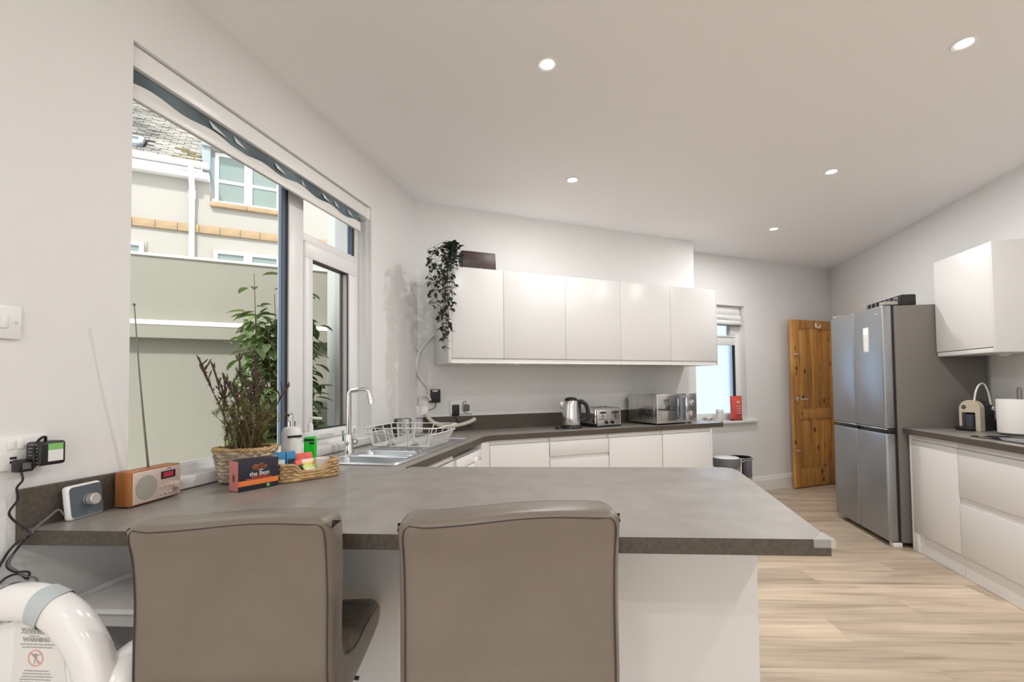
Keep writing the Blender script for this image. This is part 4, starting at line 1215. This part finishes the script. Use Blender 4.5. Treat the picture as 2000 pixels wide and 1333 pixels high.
# soap bottles
ws = thing('soap_bottle', 'white pump soap bottle behind the sachets', 'bottle', (-1.435, 1.842, ZW + .001), radians(20))
MB().lathe([(0, 0), (.040, 0), (.043, .004), (.043, .155), (.036, .175), (.018, .183), (0, .183)], n=32).build('body', M_white, ws)
MB().lathe([(.016, .183), (.017, .183), (.017, .205), (.006, .207), (.006, .226), (0, .226)], n=20).build('pump_collar', M_steel, ws)
MB().tube([(0, 0, .226), (0, 0, .236), (.0, -.008, .238), (-.0, -.045, .234)], .006, 8).build('pump_head', M_steel, ws)
MB().box(-.03, .03, -.0445, -.040, .135, .145, .001, m=RZ(35)).build('print_strip', M_blackm, ws)
gs = thing('soap_bottle', 'bright green pump soap bottle beside the white one', 'bottle', (-1.40, 1.925, ZW + .001), radians(20))
MB().box(-.026, .026, -.018, .018, 0, .128, .008, seg=3).build('liquid', M_green, gs)
MB().box(-.0265, .0265, -.0185, .0185, .1285, .150, .006, seg=3).build('clear_shoulder', M_clear, gs)
MB().lathe([(0, .150), (.013, .150), (.012, .185), (.006, .19), (.006, .205), (0, .205)], n=20).build('pump_collar', M_white, gs)
MB().tube([(0, 0, .20), (0, 0, .212), (.010, -.0, .214), (.05, -.0, .210)], .0065, 8).build('pump_head', M_white, gs)
MB().box(-.022, .022, -.0192, -.0175, .108, .120).build('label_strip', M_blackm, gs)
MB().box(-.0, .022, -.0192, -.0175, .094, .104).build('label_strip', M_blackm, gs)

# radio
ra = thing('radio', 'wooden sided table radio with a pinkish silver front and raised aerial', 'radio', (-1.443, 1.219, ZW + .004), radians(96))
RW, RD, RH = .182, .052, .104
MB().box(-RW / 2, RW / 2, 0, RD, 0, RH, .003).build('wooden_case', M_walnut, ra)
MB().box(-RW / 2 + .006, RW / 2 - .002, -.004, .0, .004, RH - .004, .002).build('front_panel', M_alu, ra)
MB().lathe([(0, 0), (.036, 0), (.037, .0015), (.034, .002), (0, .0012)], n=36, m=T(-.04, -.004, .05) @ RX(90)).build('speaker_grille', M_grille, ra)
MB().box(.012, .066, -.0052, -.0035, .064, .088, .002).build('display_bezel', M_black, ra)
MB().box(.02, .058, -.0058, -.0050, .068, .084).build('display', M_redscr, ra)
for i in range(3):
    for j in range(2):
        MB().lathe([(0, 0), (.0045, 0), (.004, .004), (0, .0045)], n=12, m=T(.014 + i * .018, -.004, .018 + j * .022) @ RX(90)).build('button', M_alu, ra)
MB().lathe([(0, 0), (.0125, 0), (.0115, .016), (0, .017)], n=24, m=T(.07, -.004, .036) @ RX(90)).build('tuning_knob', M_alu, ra)
MB().box(.035, .05, -.0045, -.0038, .093, .096).build('badge', M_gcable, ra)
for x in (-.07, .07): MB().cyl(x, .026, -.0035, .0, .008, n=12).build('foot', M_black, ra)
MB().tube([(.0, .03, RH - .002), (-.028, .022, RH + .16), (-.052, .014, RH + .30), (-.082, .004, RH + .505)], [.0034, .0028, .0022, .0016], 8).sphere((-.0825, .004, RH + .508), .0042, 10).build('aerial', mat('aerial_metal', (.24, .23, .20), .35, metal=.8), ra)

# heating timer with a round dial
tm = thing('smart_dial', 'white box with a dark face and silver dial leaning on the short upstand', 'heating control', (-1.468, 1.04, ZW + .001), radians(100))
mm = RX(-7)
MB().box(-.051, .051, .0, .022, 0, .094, .009, seg=4, m=mm).build('case', M_white, tm)
MB().prism(rrect(-.047, .047, .005, .089, .010), 0, .0012, m=mm @ T(0, -.0001, 0) @ YZ).build('face', M_slateblue, tm)
MB().lathe([(0, 0), (.016, 0), (.016, .022), (.014, .024), (0, .024)], n=28, m=mm @ T(.004, -.001, .047) @ RX(90)).build('dial', mat('satin_silver', (.70, .67, .63), .3, metal=.6), tm)
MB().lathe([(.0162, .005), (.0166, .006), (.0162, .007)], n=28, m=mm @ T(.004, -.001, .047) @ RX(90)).build('dial_ring', M_black, tm)
MB().box(.0, .004, -.0016, -.001, .010, .013, m=mm).build('status_mark', M_grille, tm)

# wall switch, socket, charger, leads
sw = thing('light_switch', 'white wall light switch high on the left wall', 'switch', (XL + .0005, .833, 1.432), pi / 2)
MB().box(-.073, .073, -.009, 0, -.043, .043, .005).build('plate', M_white, sw)
for x in (-.034, .034): MB().box(x - .008, x + .008, -.013, -.0088, -.016, .016, .003).build('rocker', M_white, sw)
MB().lathe([(0, 0), (.0035, 0), (.003, .0012), (0, .0015)], n=12, m=T(.06, -.009, 0) @ RX(90)).build('screw', M_chrome, sw)
ls = thing('double_socket', 'white double wall socket with charging ports above the near end of the worktop', 'socket', (XL + .0005, .893, 1.098), pi / 2)
MB().box(-.073, .073, -.010, 0, -.043, .043, .004).build('plate', M_white, ls)
for x in (-.006, .013): MB().box(x - .007, x + .007, -.0135, -.0098, .010, .034, .002).build('switch', M_white, ls)
for z in (-.022, -.012): MB().box(-.008, .006, -.0106, -.0095, z - .003, z + .003).build('charging_port', M_gasket, ls)
ad = thing('power_adapter', 'chunky black power adapter with a green and white label in the left wall socket', 'plug', (XL + .012, .945, 1.094), pi / 2)
MB().box(-.030, .030, -.052, -.0005, -.032, .030, .007, seg=3).build('body', M_black, ad)
MB().box(-.012, .022, -.0528, -.0515, .008, .024).build('green_label', M_greenink, ad)
MB().box(-.012, .022, -.0528, -.0515, -.022, .0075).build('white_label', M_paperlabel, ad)
for i in range(6): MB().box(-.0312, -.0298, -.045, -.012, -.024 + i * .009, -.020 + i * .009).build('grip_rib', M_gcable, ad)
al = MB().tube(spline([(-.005, -.03, .0285), (-.008, -.034, .042), (-.022, -.034, .034), (-.034, -.036, .008), (-.034, -.04, -.015), (-.028, -.03, -.035)], 5), .0035, 6)
al.build('lead', M_black, ad)
pg = thing('plug', 'small black plug below the chunky black adapter', 'plug', (XL + .012, .903, 1.066), pi / 2)
MB().box(-.018, .016, -.03, -.0005, -.016, .016, .005).build('body', M_black, pg)
MB().box(-.010, .008, -.0306, -.0295, -.008, .008).build('label_plate', M_gcable, pg)
def lead(label, pts, r=.0028, m_=None):
    tag(MB().tube(spline(pts, 6), r, 6).build('lead', m_ or M_black), label, 'cable')
lead('black lead dropping from the small plug past the end of the worktop', [(-1.492, .899, 1.048), (-1.487, .899, 1.03), (-1.485, .886, 1.012), (-1.485, .889, .984), (-1.483, .872, .960), (-1.483, .873, .945), (-1.478, .888, .920), (-1.447, .893, .897), (-1.482, .885, .875), (-1.516, .882, .838), (-1.515, .86, .79), (-1.51, .84, .70)])
lead('grey lead running from the dial box over the worktop edge', [(-1.478, .986, .918), (-1.482, .975, .935), (-1.478, .945, .918), (-1.468, .915, .9045), (-1.455, .898, .895), (-1.47, .889, .878), (-1.505, .885, .825), (-1.482, .885, .809), (-1.45, .885, .798), (-1.41, .885, .790), (-1.40, .88, .74)], m_=M_gcable)
lead('black lead looped below the end of the worktop', [(-1.45, .889, .893), (-1.474, .887, .868), (-1.512, .885, .822), (-1.485, .883, .806), (-1.449, .885, .808), (-1.435, .885, .804), (-1.442, .885, .79), (-1.47, .885, .80), (-1.505, .88, .79), (-1.512, .86, .77)])

# ------------------------------------------------------------------ bar stools
def stool(loc, rot, zs, W, label, bh=.364):
    t = thing('bar_stool', label, 'stool', (loc[0], loc[1], 0), rot, 'taupe bar stools at the breakfast bar')
    # side profile (y, z) of the one piece padded shell
    key = [(-.13, -.105), (-.172, -.075), (-.196, .0), (-.199, .08), (-.197, .17), (-.204, .26), (-.219, .334), (-.219, .348), (-.205, .356), (-.17, .358), (-.135, .355), (-.118, .340), (-.110, .30), (-.104, .20), (-.112, .11), (-.110, .045), (-.085, .010), (-.04, .0), (.06, .004), (.15, .004), (.21, -.008), (.232, -.04), (.21, -.082), (.12, -.098), (.0, -.105)]
    kb_ = bh / .364
    key = [(y, z * kb_ if z > .02 else z) for y, z in key]
    prof = [(p.x, p.y) for p in spline([(y, z, 0) for y, z in key] + [(key[0][0], key[0][1], 0)], 3)[:-1]]
    m = MB()
    def ring(x, ins):
        n = len(prof); out = []
        for i in range(n):
            a = prof[i - 1]; b = prof[(i + 1) % n]
            tx, ty = b[0] - a[0], b[1] - a[1]; L = hypot(tx, ty) or 1
            # profile runs clockwise seen from +x, inward normal
            out.append(m.bm.verts.new((x, prof[i][0] + ins * ty / L, zs + prof[i][1] - ins * tx / L)))
        return out
    R = .030
    secs = []
    for i in range(6):
        a = pi / 2 * i / 5; secs.append((-W / 2 + R * (1 - sin(a)), R * .8 * (1 - cos(a))))
    secs = [(-W / 2 + .30 * R * 0 + R * (1 - cos(pi / 2 * i / 5)), R * .85 * (1 - sin(pi / 2 * i / 5))) for i in range(6)]
    nx = 10
    allx = secs + [(-W / 2 + R + (W - 2 * R) * i / nx, 0) for i in range(1, nx)] + [(-x, s) for x, s in secs[::-1]]
    rings = [ring(x, s) for x, s in allx]
    n = len(prof)
    for a, b in zip(rings[:-1], rings[1:]):
        for i in range(n): m.bm.faces.new((a[i], a[(i + 1) % n], b[(i + 1) % n], b[i]))
    m.bm.faces.new(rings[0][::-1]); m.bm.faces.new(rings[-1])
    # slightly hollow, sagging panels so the leather does not look like a board
    for v in m.bm.verts:
        u = v.co.x / (W / 2)
        if v.co.z > zs + .03: v.co.y += -.012 * (1 - u * u) * -1 * .6
        if v.co.z > zs + .30 * kb_: v.co.z += .004 * sin(u * 3.1 + .6) + .004 * u
    shell = m.build('padded_shell', M_leather, t, angle=60)
    sm = MB()
    xs = W / 2 - .012
    pts = [(-xs, -.150, zs - .075), (-xs, -.190, zs - .02), (-xs, -.195, zs + .08), (-xs, -.193, zs + .17), (-xs, -.200, zs + .26), (-xs, -.213, zs + .322), (-xs + .012, -.2175, zs + .340)]
    pts = [(x, y, zs + (z - zs) * kb_ if z > zs + .02 else z) for x, y, z in pts]
    left = spline(pts, 4); right = [Vector((-p.x, p.y, p.z + .006)) for p in left]
    top = [Vector((-xs + .012 + (2 * xs - .024) * i / 14, -.2200 + .0072 * (1 - ((i - 7) / 7) ** 2), zs + .343 * kb_ + .004 * sin((i - 7) / 7 * 3.1 + .6) + .004 * (i - 7) / 7)) for i in range(1, 14)]
    sm.tube(left + top + right[::-1], .0016, 6)
    sm.build('back_seam', M_seam, shell)
    for k, yy in enumerate((-.035, .06, .15)):
        MB().tube([(-W / 2 + .012 + (W - .024) * i / 10, yy + .012 * (1 - ((i - 5) / 5) ** 2), zs + .003 - .006 * abs((i - 5) / 5) ** 3) for i in range(11)], .007, 8).build('quilting_ridge', M_leather, shell)
    for sx in (-1, 1):
        x = sx * (W / 2 - .002)
        MB().tube(spline([(x, -.10, zs + .01), (x, -.03, zs - .016), (x, .08, zs - .012), (x, .19, zs - .02)], 4), .0016, 6).build('side_seam', M_seam, shell)
    MB().lathe([(0, -.012), (.09, -.012), (.09, -.002), (0, -.002)], .0, .02, 24, T(0, 0, zs - .104)).build('seat_plate', M_black, t)
    MB().lathe([(.0, .03), (.028, .03), (.028, zs * .55), (.018, zs * .55), (.018, zs - .112), (0, zs - .112)], .0, .02, 24).build('gas_column', M_chrome, t)
    MB().lathe([(0, 0), (.20, 0), (.20, .008), (.12, .018), (.04, .035), (0, .036)], .0, .02, 40).build('base', M_chrome, t)
    MB().tube([(x, y + .02, .27) for x, y in [(.03, .0), (.12, .02), (.14, .12), (.08, .17), (0, .18), (-.08, .17), (-.14, .12), (-.12, .02), (-.03, 0)]], .010, 10).build('footrest', M_chrome, t)
    MB().tube([(.03, .02, zs - .118), (.16, .03, zs - .122), (.20, .03, zs - .13)], .005, 8).build('height_lever', M_black, t)
    return t
c = CV(-.600, 1.195); stool(c, YAW + radians(2), .640, .42, 'taupe leather bar stool on the left, beside the white high chair', .352)
c = CV(-.017, 1.105); stool(c, YAW + radians(3.0), .660, .425, 'right hand one of the two taupe leather bar stools, facing the middle of the bar')

# ------------------------------------------------------------------ high chair
hc = thing('high_chair', 'glossy white plastic baby high chair with a printed warning label on its back', 'high chair', CV(-1.037, .984, -.250), YAW - radians(4))
hc.scale = (1.2, 1.2, 1.2)
arc = [(-.165, .55), (-.158, .70), (-.146, .77), (-.126, .815), (-.09, .856), (-.045, .879), (0, .886), (.045, .879), (.09, .856), (.126, .815), (.146, .77), (.158, .70), (.165, .55)]
AP = [(p.x * .92, p.y) for p in spline([(x, z, 0) for x, z in arc], 5)]
def band(i, ps, k=1.0, grow=0.0):
    n = len(AP); a = AP[max(0, i - 1)]; b = AP[min(n - 1, i + 1)]
    tx, tz = b[0] - a[0], b[1] - a[1]; L = hypot(tx, tz); nx, nz = -tz / L, tx / L
    hw = .030 + grow; hd = .028 + grow
    c_, s_ = cos(ps), sin(ps)
    e = .75
    r = hw * abs(c_) ** e * (1 if c_ > 0 else -1); y = hd * abs(s_) ** e * (1 if s_ > 0 else -1)
    return (AP[i][0] + nx * r, y + .022, AP[i][1] + nz * r)
m = MB()
n = len(AP)
m.grid(lambda u, v: band(int(round(v * (n - 1))), 2 * pi * u), 28, n, closed_u=True)
shell = m.build('back_shell', M_whiteg, hc, angle=60)
for ia, ib in ((25, 27), (34, 37)):
    m = MB()
    m.grid(lambda u, v: band(int(round(ia + v * (ib - ia))), 2 * pi * u, 1, .0022), 28, ib - ia + 1, closed_u=True)
    m.build('strap', M_greystrap, hc, angle=60)
m = MB()
inner = [(x * .84, .55 + (z - .55) * .93) for x, z in AP]
yp = .022
vs = [m.bm.verts.new((x, yp, z)) for x, z in inner]; m.bm.faces.new(vs)
vs2 = [m.bm.verts.new((x, yp + .03, z)) for x, z in inner]; m.bm.faces.new(vs2[::-1])
for i in range(len(vs) - 1): m.bm.faces.new((vs[i], vs[i + 1], vs2[i + 1], vs2[i]))
m.build('back_panel', M_white, hc)
lb = MB().prism([(-.022, .742), (.082, .742), (.070, .846), (-.016, .850)], 0, .0008, m=T(0, yp - .0005, 0) @ YZ).build('warning_label', M_paperlabel, hc, smooth=False)
yl = yp - .0016
text('warning_text', 'WARNING', .0105, M_greyink, lb, T(.022, yl, .836) @ FR, bold=.0003)
text('warning_text', 'WARNING', .0105, M_greyink, lb, T(.025, yl, .820) @ FR, bold=.0003)
for x0_, x1_, z, h in ((-.012, .06, .8085, .0026), (.008, .030, .804, .0026), (-.012, .064, .7895, .0032), (-.008, .06, .7845, .0032), (-.002, .052, .744, .0026), (-.006, .056, .739, .0026), (-.008, .06, .734, .0026), (-.012, .056, .729, .0026), (-.012, .064, .724, .0026), (.0, .05, .719, .0024)):
    scribble(lb, x0_ * .85 + .005, x1_ * .85 + .005, z + .0225, h, M_greyink, y=yl)
rg = MB().lathe([(.0125, 0), (.0145, 0), (.0145, .0008), (.0125, .0008), (.0125, 0)], n=36, m=T(.024, yl + .0004, .7885) @ RX(90)).box(-.0008, .0008, -.0008, 0, -.0125, .0125, m=T(.024, yl, .7885) @ RY(-45))
rg.build('red_circle', M_paleink, lb)
fg = MB()
fg.sphere((.025, yl, .795), .0022, 10, (1, .15, 1)); fg.box(.0235, .0265, yl - .0004, yl + .0004, .7865, .793)
fg.box(-.0008, .0008, -.0004, .0004, -.009, 0, m=T(.0245, yl, .7875) @ RY(22)); fg.box(-.0008, .0008, -.0004, .0004, -.009, 0, m=T(.0255, yl, .7875) @ RY(-25))
fg.box(-.008, 0, -.0004, .0004, -.0008, .0008, m=T(.0245, yl, .7925) @ RY(25)); fg.box(0, .008, -.0004, .0004, -.0008, .0008, m=T(.0255, yl, .7925) @ RY(-20))
fg.build('figure_symbol', M_greyink, lb, kind='stuff')
# seat bowl and armrest wings
m = MB()
def wing(sx):
    def fn(u, v):
        a = 2 * pi * u
        P0 = spline([(.105, .005, .560), (.128, .005, .640), (.145, .012, .705), (.154, .045, .748), (.156, .12, .752), (.152, .25, .715)], 5)
        i = min(len(P0) - 1, int(round(v * (len(P0) - 1)))); p = P0[i]
        r = .064 * (1 - .2 * v) * (1 if 0 < i < len(P0) - 1 else .05)
        return (sx * (p.x + r * .72 * cos(a)), p.y - r * .62 * sin(a) * (1 - v) + r * .2 * sin(a) * v, p.z - .01 + r * (.35 + .65 * v) * sin(a))
    m.grid(fn, 20, 24, closed_u=True)
wing(1); wing(-1)
def bowl(u, v):
    a = 2 * pi * u; t = v
    r = sin(pi / 2 * min(1, t * 1.02)) ** .6
    z = .46 + .26 * t ** 1.3
    return (.185 * r * cos(a), .16 + .19 * r * sin(a), z)
m.grid(bowl, 36, 14, closed_u=True)
m.build('seat_shell', M_whiteg, hc, angle=70)
m = MB()
m.prism(rrect(-.16, .17, .20, .42, .07), .752, .778, bev=.008)
m.tube([(x, y, .779) for x, y in rrect(-.156, .166, .204, .416, .066)], .007, 8, closed=True)
m.build('tray', M_whiteg, hc)
for sx in (-1, 1):
    MB().tube([(sx * .12, .26, .50), (sx * .165, .36, .2085)], [.018, .015], 12).build('leg', M_whiteg, hc)
    MB().tube([(sx * .12, .08, .50), (sx * .165, .0, .2085)], [.018, .015], 12).build('leg', M_whiteg, hc)

# ------------------------------------------------------------------ outside
GA = radians(50)
MG = T(-4.2, 1.5, 0) @ Matrix.Rotation(pi / 2 - GA, 4, 'Z')       # x along the wall, -y towards the kitchen
gw = thing('garden_wall', 'pale rendered garden wall with a sloped ledge, outside the long window', 'wall', (-4.2, 1.5, 0), pi / 2 - GA)
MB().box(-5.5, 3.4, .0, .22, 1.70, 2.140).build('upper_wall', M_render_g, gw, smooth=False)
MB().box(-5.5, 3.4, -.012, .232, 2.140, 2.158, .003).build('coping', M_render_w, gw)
pr = [(0, 1.745), (-.075, 1.685), (-.075, 1.59), (.05, 1.59), (.05, 1.715)]
m = MB(); m.prism(pr[2:4] + pr[4:5] + [(0, 1.712), (-.075, 1.680)], -5.5, 3.4, m=Matrix(((0, 0, 1, 0), (1, 0, 0, 0), (0, 1, 0, 0), (0, 0, 0, 1))))
m.build('ledge_band', M_render_g, gw, smooth=False)
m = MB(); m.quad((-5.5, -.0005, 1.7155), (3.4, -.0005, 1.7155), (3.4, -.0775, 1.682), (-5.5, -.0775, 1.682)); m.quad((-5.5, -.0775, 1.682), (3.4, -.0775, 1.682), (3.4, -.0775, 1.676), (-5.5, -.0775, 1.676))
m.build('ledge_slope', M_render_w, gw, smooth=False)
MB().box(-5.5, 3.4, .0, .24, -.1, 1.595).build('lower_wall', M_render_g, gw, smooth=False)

ow = MB().box(-2.08, XL - .262, 3.05, 4.6, -.1, 4.4).build('house_return', M_mint, smooth=False)
tag(ow, 'pale rendered return of the house just beyond the opening window', 'wall')
yd = MB().box(-12, XL - .262, -12, 9.5, -.22, -.101).box(XL - .262, 9, -12, YR - .31, -.22, -.101).build('yard_paving', M_gravel, smooth=False)  # includes unseen paving added behind the camera to bounce sun indoors
tag(yd, 'grey paved yard by the garden wall, with bounce paving added behind the camera', 'paving', kind='structure')

HB = (-9.0, 3.0)
nh = thing('neighbour_house', 'cream rendered neighbouring house with a slate roof above the garden wall', 'house', (HB[0], HB[1], 0), pi / 2 - GA)
def hbox(n, x0, x1, y0, y1, z0, z1, mt, bev=0, parent=nh): return MB().box(x0, x1, y0, y1, z0, z1, bev).build(n, mt, parent, smooth=bev > 0)
hbox('wall', -3, 4.16, 0, .3, 0, 4.27, M_render_h)
hbox('wall', 4.16, 9, 0, .3, 0, 3.99, M_render_h)
hbox('wall', 5.10, 9, 0, .3, 3.99, 5.6, M_render_h); hbox('wall', 4.16, 5.10, 0, .3, 4.78, 5.6, M_render_h)
hbox('fascia', -3, 4.16, -.14, .0, 4.262, 4.36, M_upvc, .006)
m = MB()
gp = [(-.14, 4.455), (-.145, 4.42), (-.165, 4.39), (-.20, 4.378), (-.235, 4.39), (-.255, 4.42), (-.26, 4.455)]
m.prism(gp, -3, 4.16, m=Matrix(((0, 0, 1, 0), (1, 0, 0, 0), (0, 1, 0, 0), (0, 0, 0, 1))))
m.build('gutter', M_upvc, nh, angle=50)
dp = MB(); dp.tube([(3.95, -.20, 4.39), (3.95, -.19, 4.32), (3.95, -.06, 4.15), (3.95, -.05, 4.0), (3.95, -.05, 0)], .036, 10)
dp.build('downpipe', M_upvc, nh)
MB().lathe([(.036, 3.98), (.045, 3.98), (.045, 4.10), (.036, 4.10)], 3.95, -.05, 12).build('pipe_socket', M_upvc, nh)
# band course, one stone at a time
stone_me = None
rs_ = random.Random(5)
for i in range(40):
    x0_ = 1.20 + i * .258
    if x0_ > 8.6: break
    if stone_me is None:
        st = MB().box(-.127, .127, -.035, .02, -.058, .058, .004).build('stone', M_stone, nh); stone_me = st.data
    else:
        st = link(bpy.data.objects.new('stone', stone_me), nh)
    st.location = (x0_ + .127, rs_.uniform(-.003, .003), 3.562)
def hwin(x0, x1, z0, z1, mull=True, trans=None, open_=False):
    f = MB(); w_ = .05
    f.box(x0, x1, .06, .12, z0, z0 + w_, .004); f.box(x0, x1, .06, .12, z1 - w_, z1, .004)
    f.box(x0, x0 + w_, .06, .12, z0 + w_, z1 - w_, .004); f.box(x1 - w_, x1, .06, .12, z0 + w_, z1 - w_, .004)
    xm = (x0 + x1) / 2
    if mull: f.box(xm - .055, xm + .055, .055, .12, z0 + w_, z1 - w_, .004)
    if trans: f.box(x0 + w_, x1 - w_, .07, .115, trans - .022, trans + .022, .003)
    fo = f.build('window', M_upvc, nh)
    if mull:
        MB().box(x0 + w_ - .01, xm - .05, .085, .095, z0 + .03, z1 - .03).build('pane', M_winglass, fo)
        MB().box(xm + .05, x1 - w_ + .01, .085, .095, z0 + .03, z1 - .03).build('pane', M_winglass, fo)
    else: MB().box(x0 + .03, x1 - .03, .085, .095, z0 + .03, z1 - .03).build('pane', M_winglass, fo)
    return fo
hwin(4.215, 5.085, 3.995, 4.77, True, 4.345)
# the ground floor windows are recessed boxes on the wall face
for (x0, x1) in ((4.22, 5.09), (2.45, 3.40)):
    rec = MB(); rec.box(x0 - .025, x1 + .025, -.012, -.001, 3.275, 3.30); rec.box(x1 + .0, x1 + .03, -.012, -.001, 2.3, 3.28); rec.box(x0 - .03, x0, -.012, -.001, 2.3, 3.28)
    rec.build('window_reveal', mat('reveal_stone', (.45, .40, .32), .8), nh)  # flat border around the window, browner than the render
    fo = hwin(x0, x1, 2.30, 3.272)
    fo.location = (0, -.125, 0)
for k in range(2):
    xa = 4.17 + k * .47
    MB().box(xa, xa + .468, -.06, .06, 3.915, 3.985, .004).build('sill_stone', M_stone, nh)
MB().box(5.14, 5.26, -.10, -.001, 4.16, 4.34, .01).sphere((5.20, -.07, 4.40), .055, 12).build('wall_lamp', M_upvc, nh)
# dormer cheek and head in lead
MB().box(4.06, 4.165, -.02, 1.2, 4.45, 5.1, .004).build('dormer_cheek', M_lead, nh)
MB().box(4.06, 5.3, -.06, .3, 4.79, 4.90, .004).build('dormer_head', M_lead, nh)
# slate roof, 44 degrees
RT = radians(44)
MRf = T(0, -.17, 4.45) @ Matrix.Rotation(RT, 4, 'X')
rd = MB().box(-3, 4.06, 0.02, 2.42, -.08, -.02, m=MRf).build('roof_deck', M_darkgap, nh, smooth=False)
m = MB(); rs_ = random.Random(9); exp_ = .08; mo = MB()
bw_ = .165
for r in range(30):
    y = .0 + r * exp_
    x = 1.0 + (r % 2) * bw_ / 2
    while x < 4.06:
        w_ = min(bw_ - .008, 4.06 - x)
        if w_ > .03 and not (2.35 < x + w_ / 2 < 3.40 and .18 < y < .52):
            tgt = mo if (x > 3.72 and y < .5 and rs_.random() < .5) else m
            dz = rs_.uniform(-.004, .006)
            tgt.box(x, x + w_, y, y + exp_ * 1.35, -.018 + dz, .004 + dz, m=MRf @ T(0, y, 0) @ RX(-3.5) @ T(0, -y, 0))
        x += bw_
m.build('slates', M_slate, nh, smooth=False, kind='stuff'); mo.build('mossy_slates', M_moss, nh, smooth=False, kind='stuff')
sl_ = MB()
sx0, sx1, sy0, sy1 = 2.40, 3.36, .22, .50
sl_.box(sx0, sx1, sy0, sy0 + .05, .0, .06, .006, m=MRf); sl_.box(sx0, sx1, sy1 - .05, sy1, .0, .06, .006, m=MRf)
sl_.box(sx0, sx0 + .06, sy0, sy1, .0, .06, .006, m=MRf); sl_.box(sx1 - .06, sx1, sy0, sy1, .0, .06, .006, m=MRf)
so_ = sl_.build('skylight', M_lead, nh)
MB().box(sx0 + .05, sx1 - .05, sy0 + .04, sy1 - .04, .02, .035, m=MRf).build('pane', mat('skylight_glass', (.9, .93, .95), .05, metal=.8), so_)
MB().box(-3, 4.06, 2.36, 2.48, -.02, .05, .01, m=MRf).build('ridge', M_slate, nh)

# ficus shrub in the yard: each leaf its own part
fs = thing('ficus_shrub', 'leafy green ficus shrub standing outside the window sash', 'shrub', (-2.02, 2.54, -.10))
R3 = random.Random(21)
pot = MB().lathe([(0, 0), (.14, 0), (.18, .30), (.185, .31), (.165, .31), (.16, .27), (0, .27)], n=32).build('pot', M_stone, fs)
br = []
nleaf = 0
def place_leaf(p, d, L, kind):
    o = bpy.data.objects.new('leaf', leaf_me[kind]); link(o, fs)
    d = Vector(d).normalized()
    q = d.to_track_quat('Y', 'Z')
    o.rotation_mode = 'QUATERNION'; o.rotation_quaternion = q
    o.location = p; o.scale = (L, L, L)
leaf_me = []
for cc in ((.27, .35, .15), (.19, .27, .11), (.36, .43, .18)):
    mt = mat('ficus_leaf_%d' % len(leaf_me), cc, .38, noise=(3, .3, 3))
    mm_ = MB(); leaf_mesh(mm_, (0, 0, 0), (0, 1, 0), (0, 0, 1), 1.0, .26, 4)
    me = bpy.data.meshes.new('leaf'); mm_.bm.to_mesh(me); mm_.bm.free(); me.materials.append(mt)
    me.polygons.foreach_set('use_smooth', [True] * len(me.polygons)); leaf_me.append(me)
# local frame: view across from the kitchen; side vector seen from the camera
SV = Vector((.77, .63, 0)); FV = Vector((-.63, .77, 0))
tops = []
for i in range(34):
    h = R3.uniform(1.15, 2.02)
    lim = .36 if h < 1.7 else .28
    side = R3.uniform(-.75, .5) * lim; dep = R3.uniform(-.2, .12)
    if i < 5: side, dep, h = (-.20, -.05, .0, .10, .16)[i], R3.uniform(-.1, .1), (1.60, 1.84, 1.97, 1.98, 1.70)[i]
    e = SV * side + FV * dep + Vector((0, 0, h))
    mid = e * .5 + SV * R3.uniform(-.05, .05) + Vector((0, 0, .05)); mid.z = h * .55
    pts = spline([(R3.uniform(-.02, .02), R3.uniform(-.02, .02), .26), mid, e], 8)
    MB().tube(pts, [.008 - .0062 * k / (len(pts) - 1) for k in range(len(pts))], 6).build('branch', M_bark, fs)
    tops.append(pts)
for i in range(296):
    pts = tops[i % len(tops)]
    t = R3.uniform(.35, 1.0) ** .6; q = t * (len(pts) - 1); a = int(q); p = pts[a].lerp(pts[min(a + 1, len(pts) - 1)], q - a)
    an = R3.uniform(0, 2 * pi)
    d = Vector((cos(an), sin(an), R3.uniform(-.75, .35)))
    L = R3.uniform(.085, .135) * (1.0 if t < .85 else .85)
    off_ = Vector((cos(an), sin(an), 0)) * R3.uniform(.0, .09)
    place_leaf(p + off_, d, L, R3.choice((0, 0, 1, 1, 2)))
m = MB()
for i in range(760):
    h = R3.uniform(.7, 1.80); side = R3.uniform(-.28, .17) * (1 if h < 1.5 else .8); dep = R3.uniform(-.18, .2)
    an = R3.uniform(0, 2 * pi)
    leaf_mesh(m, SV * side + FV * dep + Vector((0, 0, h)), (cos(an), sin(an), R3.uniform(-.8, .3)), (0, 0, 1), R3.uniform(.07, .12), .027, 4)
m.build('inner_foliage', M_leaf, fs, kind='stuff')
